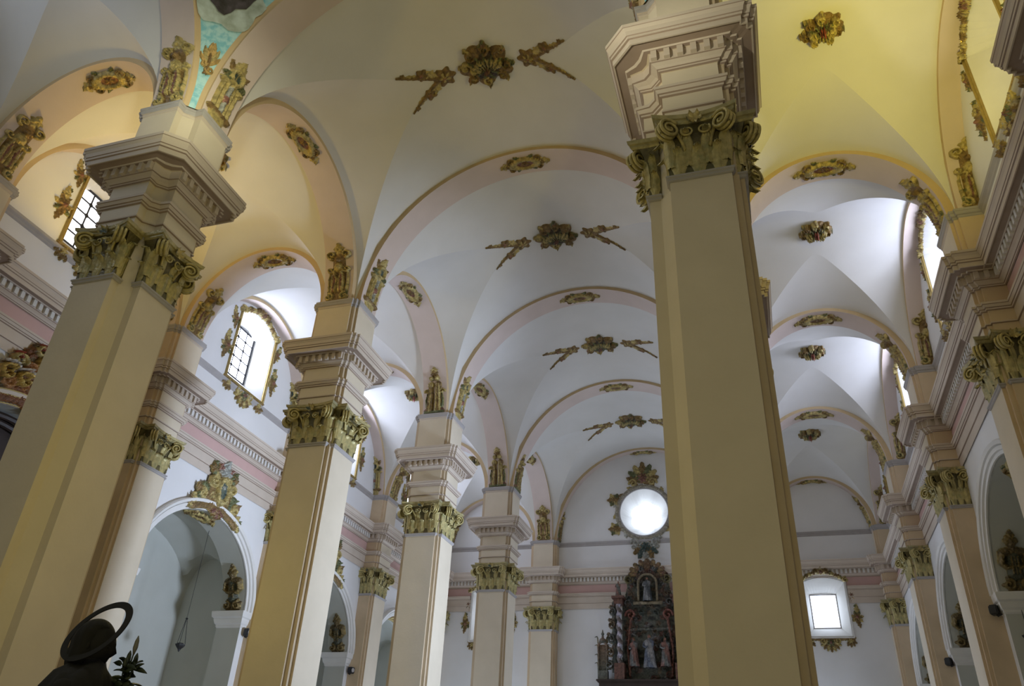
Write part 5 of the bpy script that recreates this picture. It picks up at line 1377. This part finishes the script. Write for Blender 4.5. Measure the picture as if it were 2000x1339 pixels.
# ---------------------------------------------------------------- the dark haloed statue in the foreground
HC = Vector((-4.33, 4.42, 2.44))       # head centre
H_ = 1.72; RZ = PI * 0.5 + 0.28        # faces +x, a little towards the altar side
t = thing('saint_statue', (HC.x, HC.y, 0.0), 'dark silhouetted statue with a tilted halo ring in the lower left foreground', 'statue')
zf = HC.z - 0.945 * H_
rot = Matrix.Rotation(RZ, 4, 'Z')
bm = bmesh.new(); box(bm, -0.42, 0.42, -0.42, 0.42, 0, 0.10); box(bm, -0.36, 0.36, -0.36, 0.36, 0.10, zf - 0.08); box(bm, -0.40, 0.40, -0.40, 0.40, zf - 0.08, zf + 0.01); bmesh.ops.bevel(bm, geom=bm.edges[:], offset=0.012, segments=1, affect='EDGES')
finish(bm, 'pedestal', M['dark'], t)
me = robed('robe', H_, DARK, DARK, 'bronze', 11, 5)
link(me, 'robe', t, Matrix.Translation((0, 0, zf)) @ rot)
J = [(-0.24, 0.0, 1.40), (-0.33, -0.06, 1.14), (-0.20, -0.28, 1.05), (-0.10, -0.36, 1.10), (0.24, 0, 1.40), (0.32, -0.10, 1.16), (0.22, -0.30, 1.14), (0.16, -0.36, 1.20)]
E = [(0, 1), (1, 2), (2, 3), (4, 5), (5, 6), (6, 7)]; RR = [0.085, 0.075, 0.05, 0.034] * 2
for b, s_ in ((3, -1), (7, 1)):     # five fingers on each hand
    bx, by, bz = J[b]
    for f in range(4):
        i = len(J); J += [(bx + 0.02 * s_ * -1, by - 0.035, bz + 0.028 - 0.02 * f), (bx - 0.045 * s_, by - 0.05 - 0.004 * (f == 1), bz + 0.03 - 0.02 * f), (bx - 0.06 * s_, by - 0.02, bz + 0.03 - 0.02 * f)]
        E += [(b, i), (i, i + 1), (i + 1, i + 2)]; RR += [0.011, 0.010, 0.008]
    i = len(J); J += [(bx + 0.01 * s_, by - 0.02, bz + 0.045), (bx - 0.03 * s_, by - 0.03, bz + 0.06)]; E += [(b, i), (i, i + 1)]; RR += [0.012, 0.009]
o = skin_body('arms', J, E, RR, M['bronze'], t, 2); o.matrix_local = Matrix.Translation((0, 0, zf)) @ rot
# shawl over the shoulders
bm = bmesh.new(); rows = []
for z, rx, ry in ((1.18, 0.36, 0.24), (1.22, 0.37, 0.25), (1.34, 0.33, 0.22), (1.44, 0.26, 0.17), (1.49, 0.16, 0.12), (1.52, 0.10, 0.10)):
    rows.append([(rx * (1 + 0.04 * math.sin(11 * a)) * math.cos(a), ry * (1 + 0.04 * math.sin(11 * a)) * math.sin(a), z + 0.02 * math.cos(3 * a)) for a in [2 * PI * k / 44 for k in range(45)]])
quadgrid(bm, rows); o = finish(bm, 'mantle', M['bronze'], t, True); o.matrix_local = Matrix.Translation((0, 0, zf)) @ rot
tilt = Matrix.Rotation(0.10, 4, 'X')
hm = head_mesh(0.128, DARK, 'bronze', DARK); o = link(hm, 'head', t, Matrix.Translation((0, 0, HC.z)) @ rot @ tilt)
bm = bmesh.new(); bmesh.ops.create_uvsphere(bm, u_segments=40, v_segments=26, radius=1)
for v in bm.verts:
    x, y, z = v.co; k = 1 + 0.035 * math.sin(13 * math.atan2(y, x) + 5 * z)
    p = Vector((x * 0.90 * k, y * 1.0 * k + 0.22, z * 1.20 + 0.14))
    if y < -0.15 and z < 0.62: p = Vector((x * 0.66, -0.20, z * 0.9))
    if z < -0.2 and y >= -0.30: p.z -= 0.75 * (-z - 0.2); p.y += 0.30 * (-z - 0.2); p.x *= 1 + 0.35 * (-z - 0.2)
    v.co = p * 0.134
finish(bm, 'hair', M['bronze'], t, True).matrix_local = Matrix.Translation((0, 0, HC.z)) @ rot @ tilt
# halo: a flat ring, tilted
bm = bmesh.new(); rows = []
N = 72
for k in range(N + 1):
    a = 2 * PI * k / N; ro = 0.245; ri = 0.197
    rows.append([(ro * math.cos(a), ro * math.sin(a), 0.004), (ri * math.cos(a), ri * math.sin(a), 0.004), (ri * math.cos(a), ri * math.sin(a), -0.004), (ro * math.cos(a), ro * math.sin(a), -0.004), (ro * math.cos(a), ro * math.sin(a), 0.004)])
quadgrid(bm, rows); bmesh.ops.remove_doubles(bm, verts=bm.verts, dist=1e-5)
_v = (HC - Vector((0, 0, 1.6))).normalized()
HALO_N = (-0.50 * _v + 0.866 * (-0.62 * _R + 0.78 * _U)).normalized()
q = HALO_N.to_track_quat('Z', 'Y').to_matrix().to_4x4()
finish(bm, 'halo', M['bronze'], t).matrix_local = Matrix.Translation((0.0, -0.03, HC.z + 0.10)) @ q
# flowers held by the statue
fl = thing('flower_spray', (HC.x + 0.215, HC.y + 0.10, HC.z - 0.42), 'dark spray of leaves and lily buds beside the statue, in front of the pale niche', 'flowers')
m_leaf = mat('dark_leaf', (0.03, 0.045, 0.03), 0.5, 0.3, 9); m_bud = mat('pale_bud', (0.20, 0.20, 0.19), 0.6, 0.1, 8)
rg = random.Random(11)
def blade(bm, p, d, L, W):
    p = Vector(p); d = Vector(d).normalized(); s = d.cross(Vector((0.3, 0.9, 0.1))).normalized(); up = s.cross(d)
    rows = []
    for i in range(6):
        u = i / 5; w_ = W * math.sin(PI * (0.12 + 0.86 * u)) ; c = p + d * L * u - Vector((0, 0, 1)) * (0.35 * L * u * u)
        rows.append([c - s * w_ + up * 0.004, c + up * 0.0 - up * 0.006, c + s * w_ + up * 0.004])
    quadgrid(bm, rows)
for k in range(90):
    a = rg.uniform(0, 2 * PI); z = rg.uniform(-0.05, 0.34); bm = bmesh.new()
    blade(bm, (rg.uniform(-0.04, 0.04), rg.uniform(-0.04, 0.04), z), (math.cos(a), math.sin(a), rg.uniform(0.1, 1.1)), rg.uniform(0.07, 0.14), rg.uniform(0.012, 0.022)); finish(bm, 'leaf', m_leaf, fl, True)
for k, (x, y, z, L) in enumerate(((0.02, 0.0, 0.40, 0.11), (-0.03, 0.02, 0.34, 0.08), (0.05, 0.0, 0.32, 0.08), (0.0, -0.03, 0.30, 0.07))):
    bm = bmesh.new(); tube(bm, [(0, 0, -0.25), (x * 0.5, y * 0.5, z * 0.6), (x, y, z)], 0.005, 5); finish(bm, 'stem', m_leaf, fl)
    bm = bmesh.new(); lathe(bm, [(z - 0.01, 0.006), (z + L * 0.3, 0.016), (z + L * 0.7, 0.013), (z + L, 0.003)], 10, x, y); finish(bm, 'lily_bud', m_bud if k == 0 else m_leaf, fl, True)
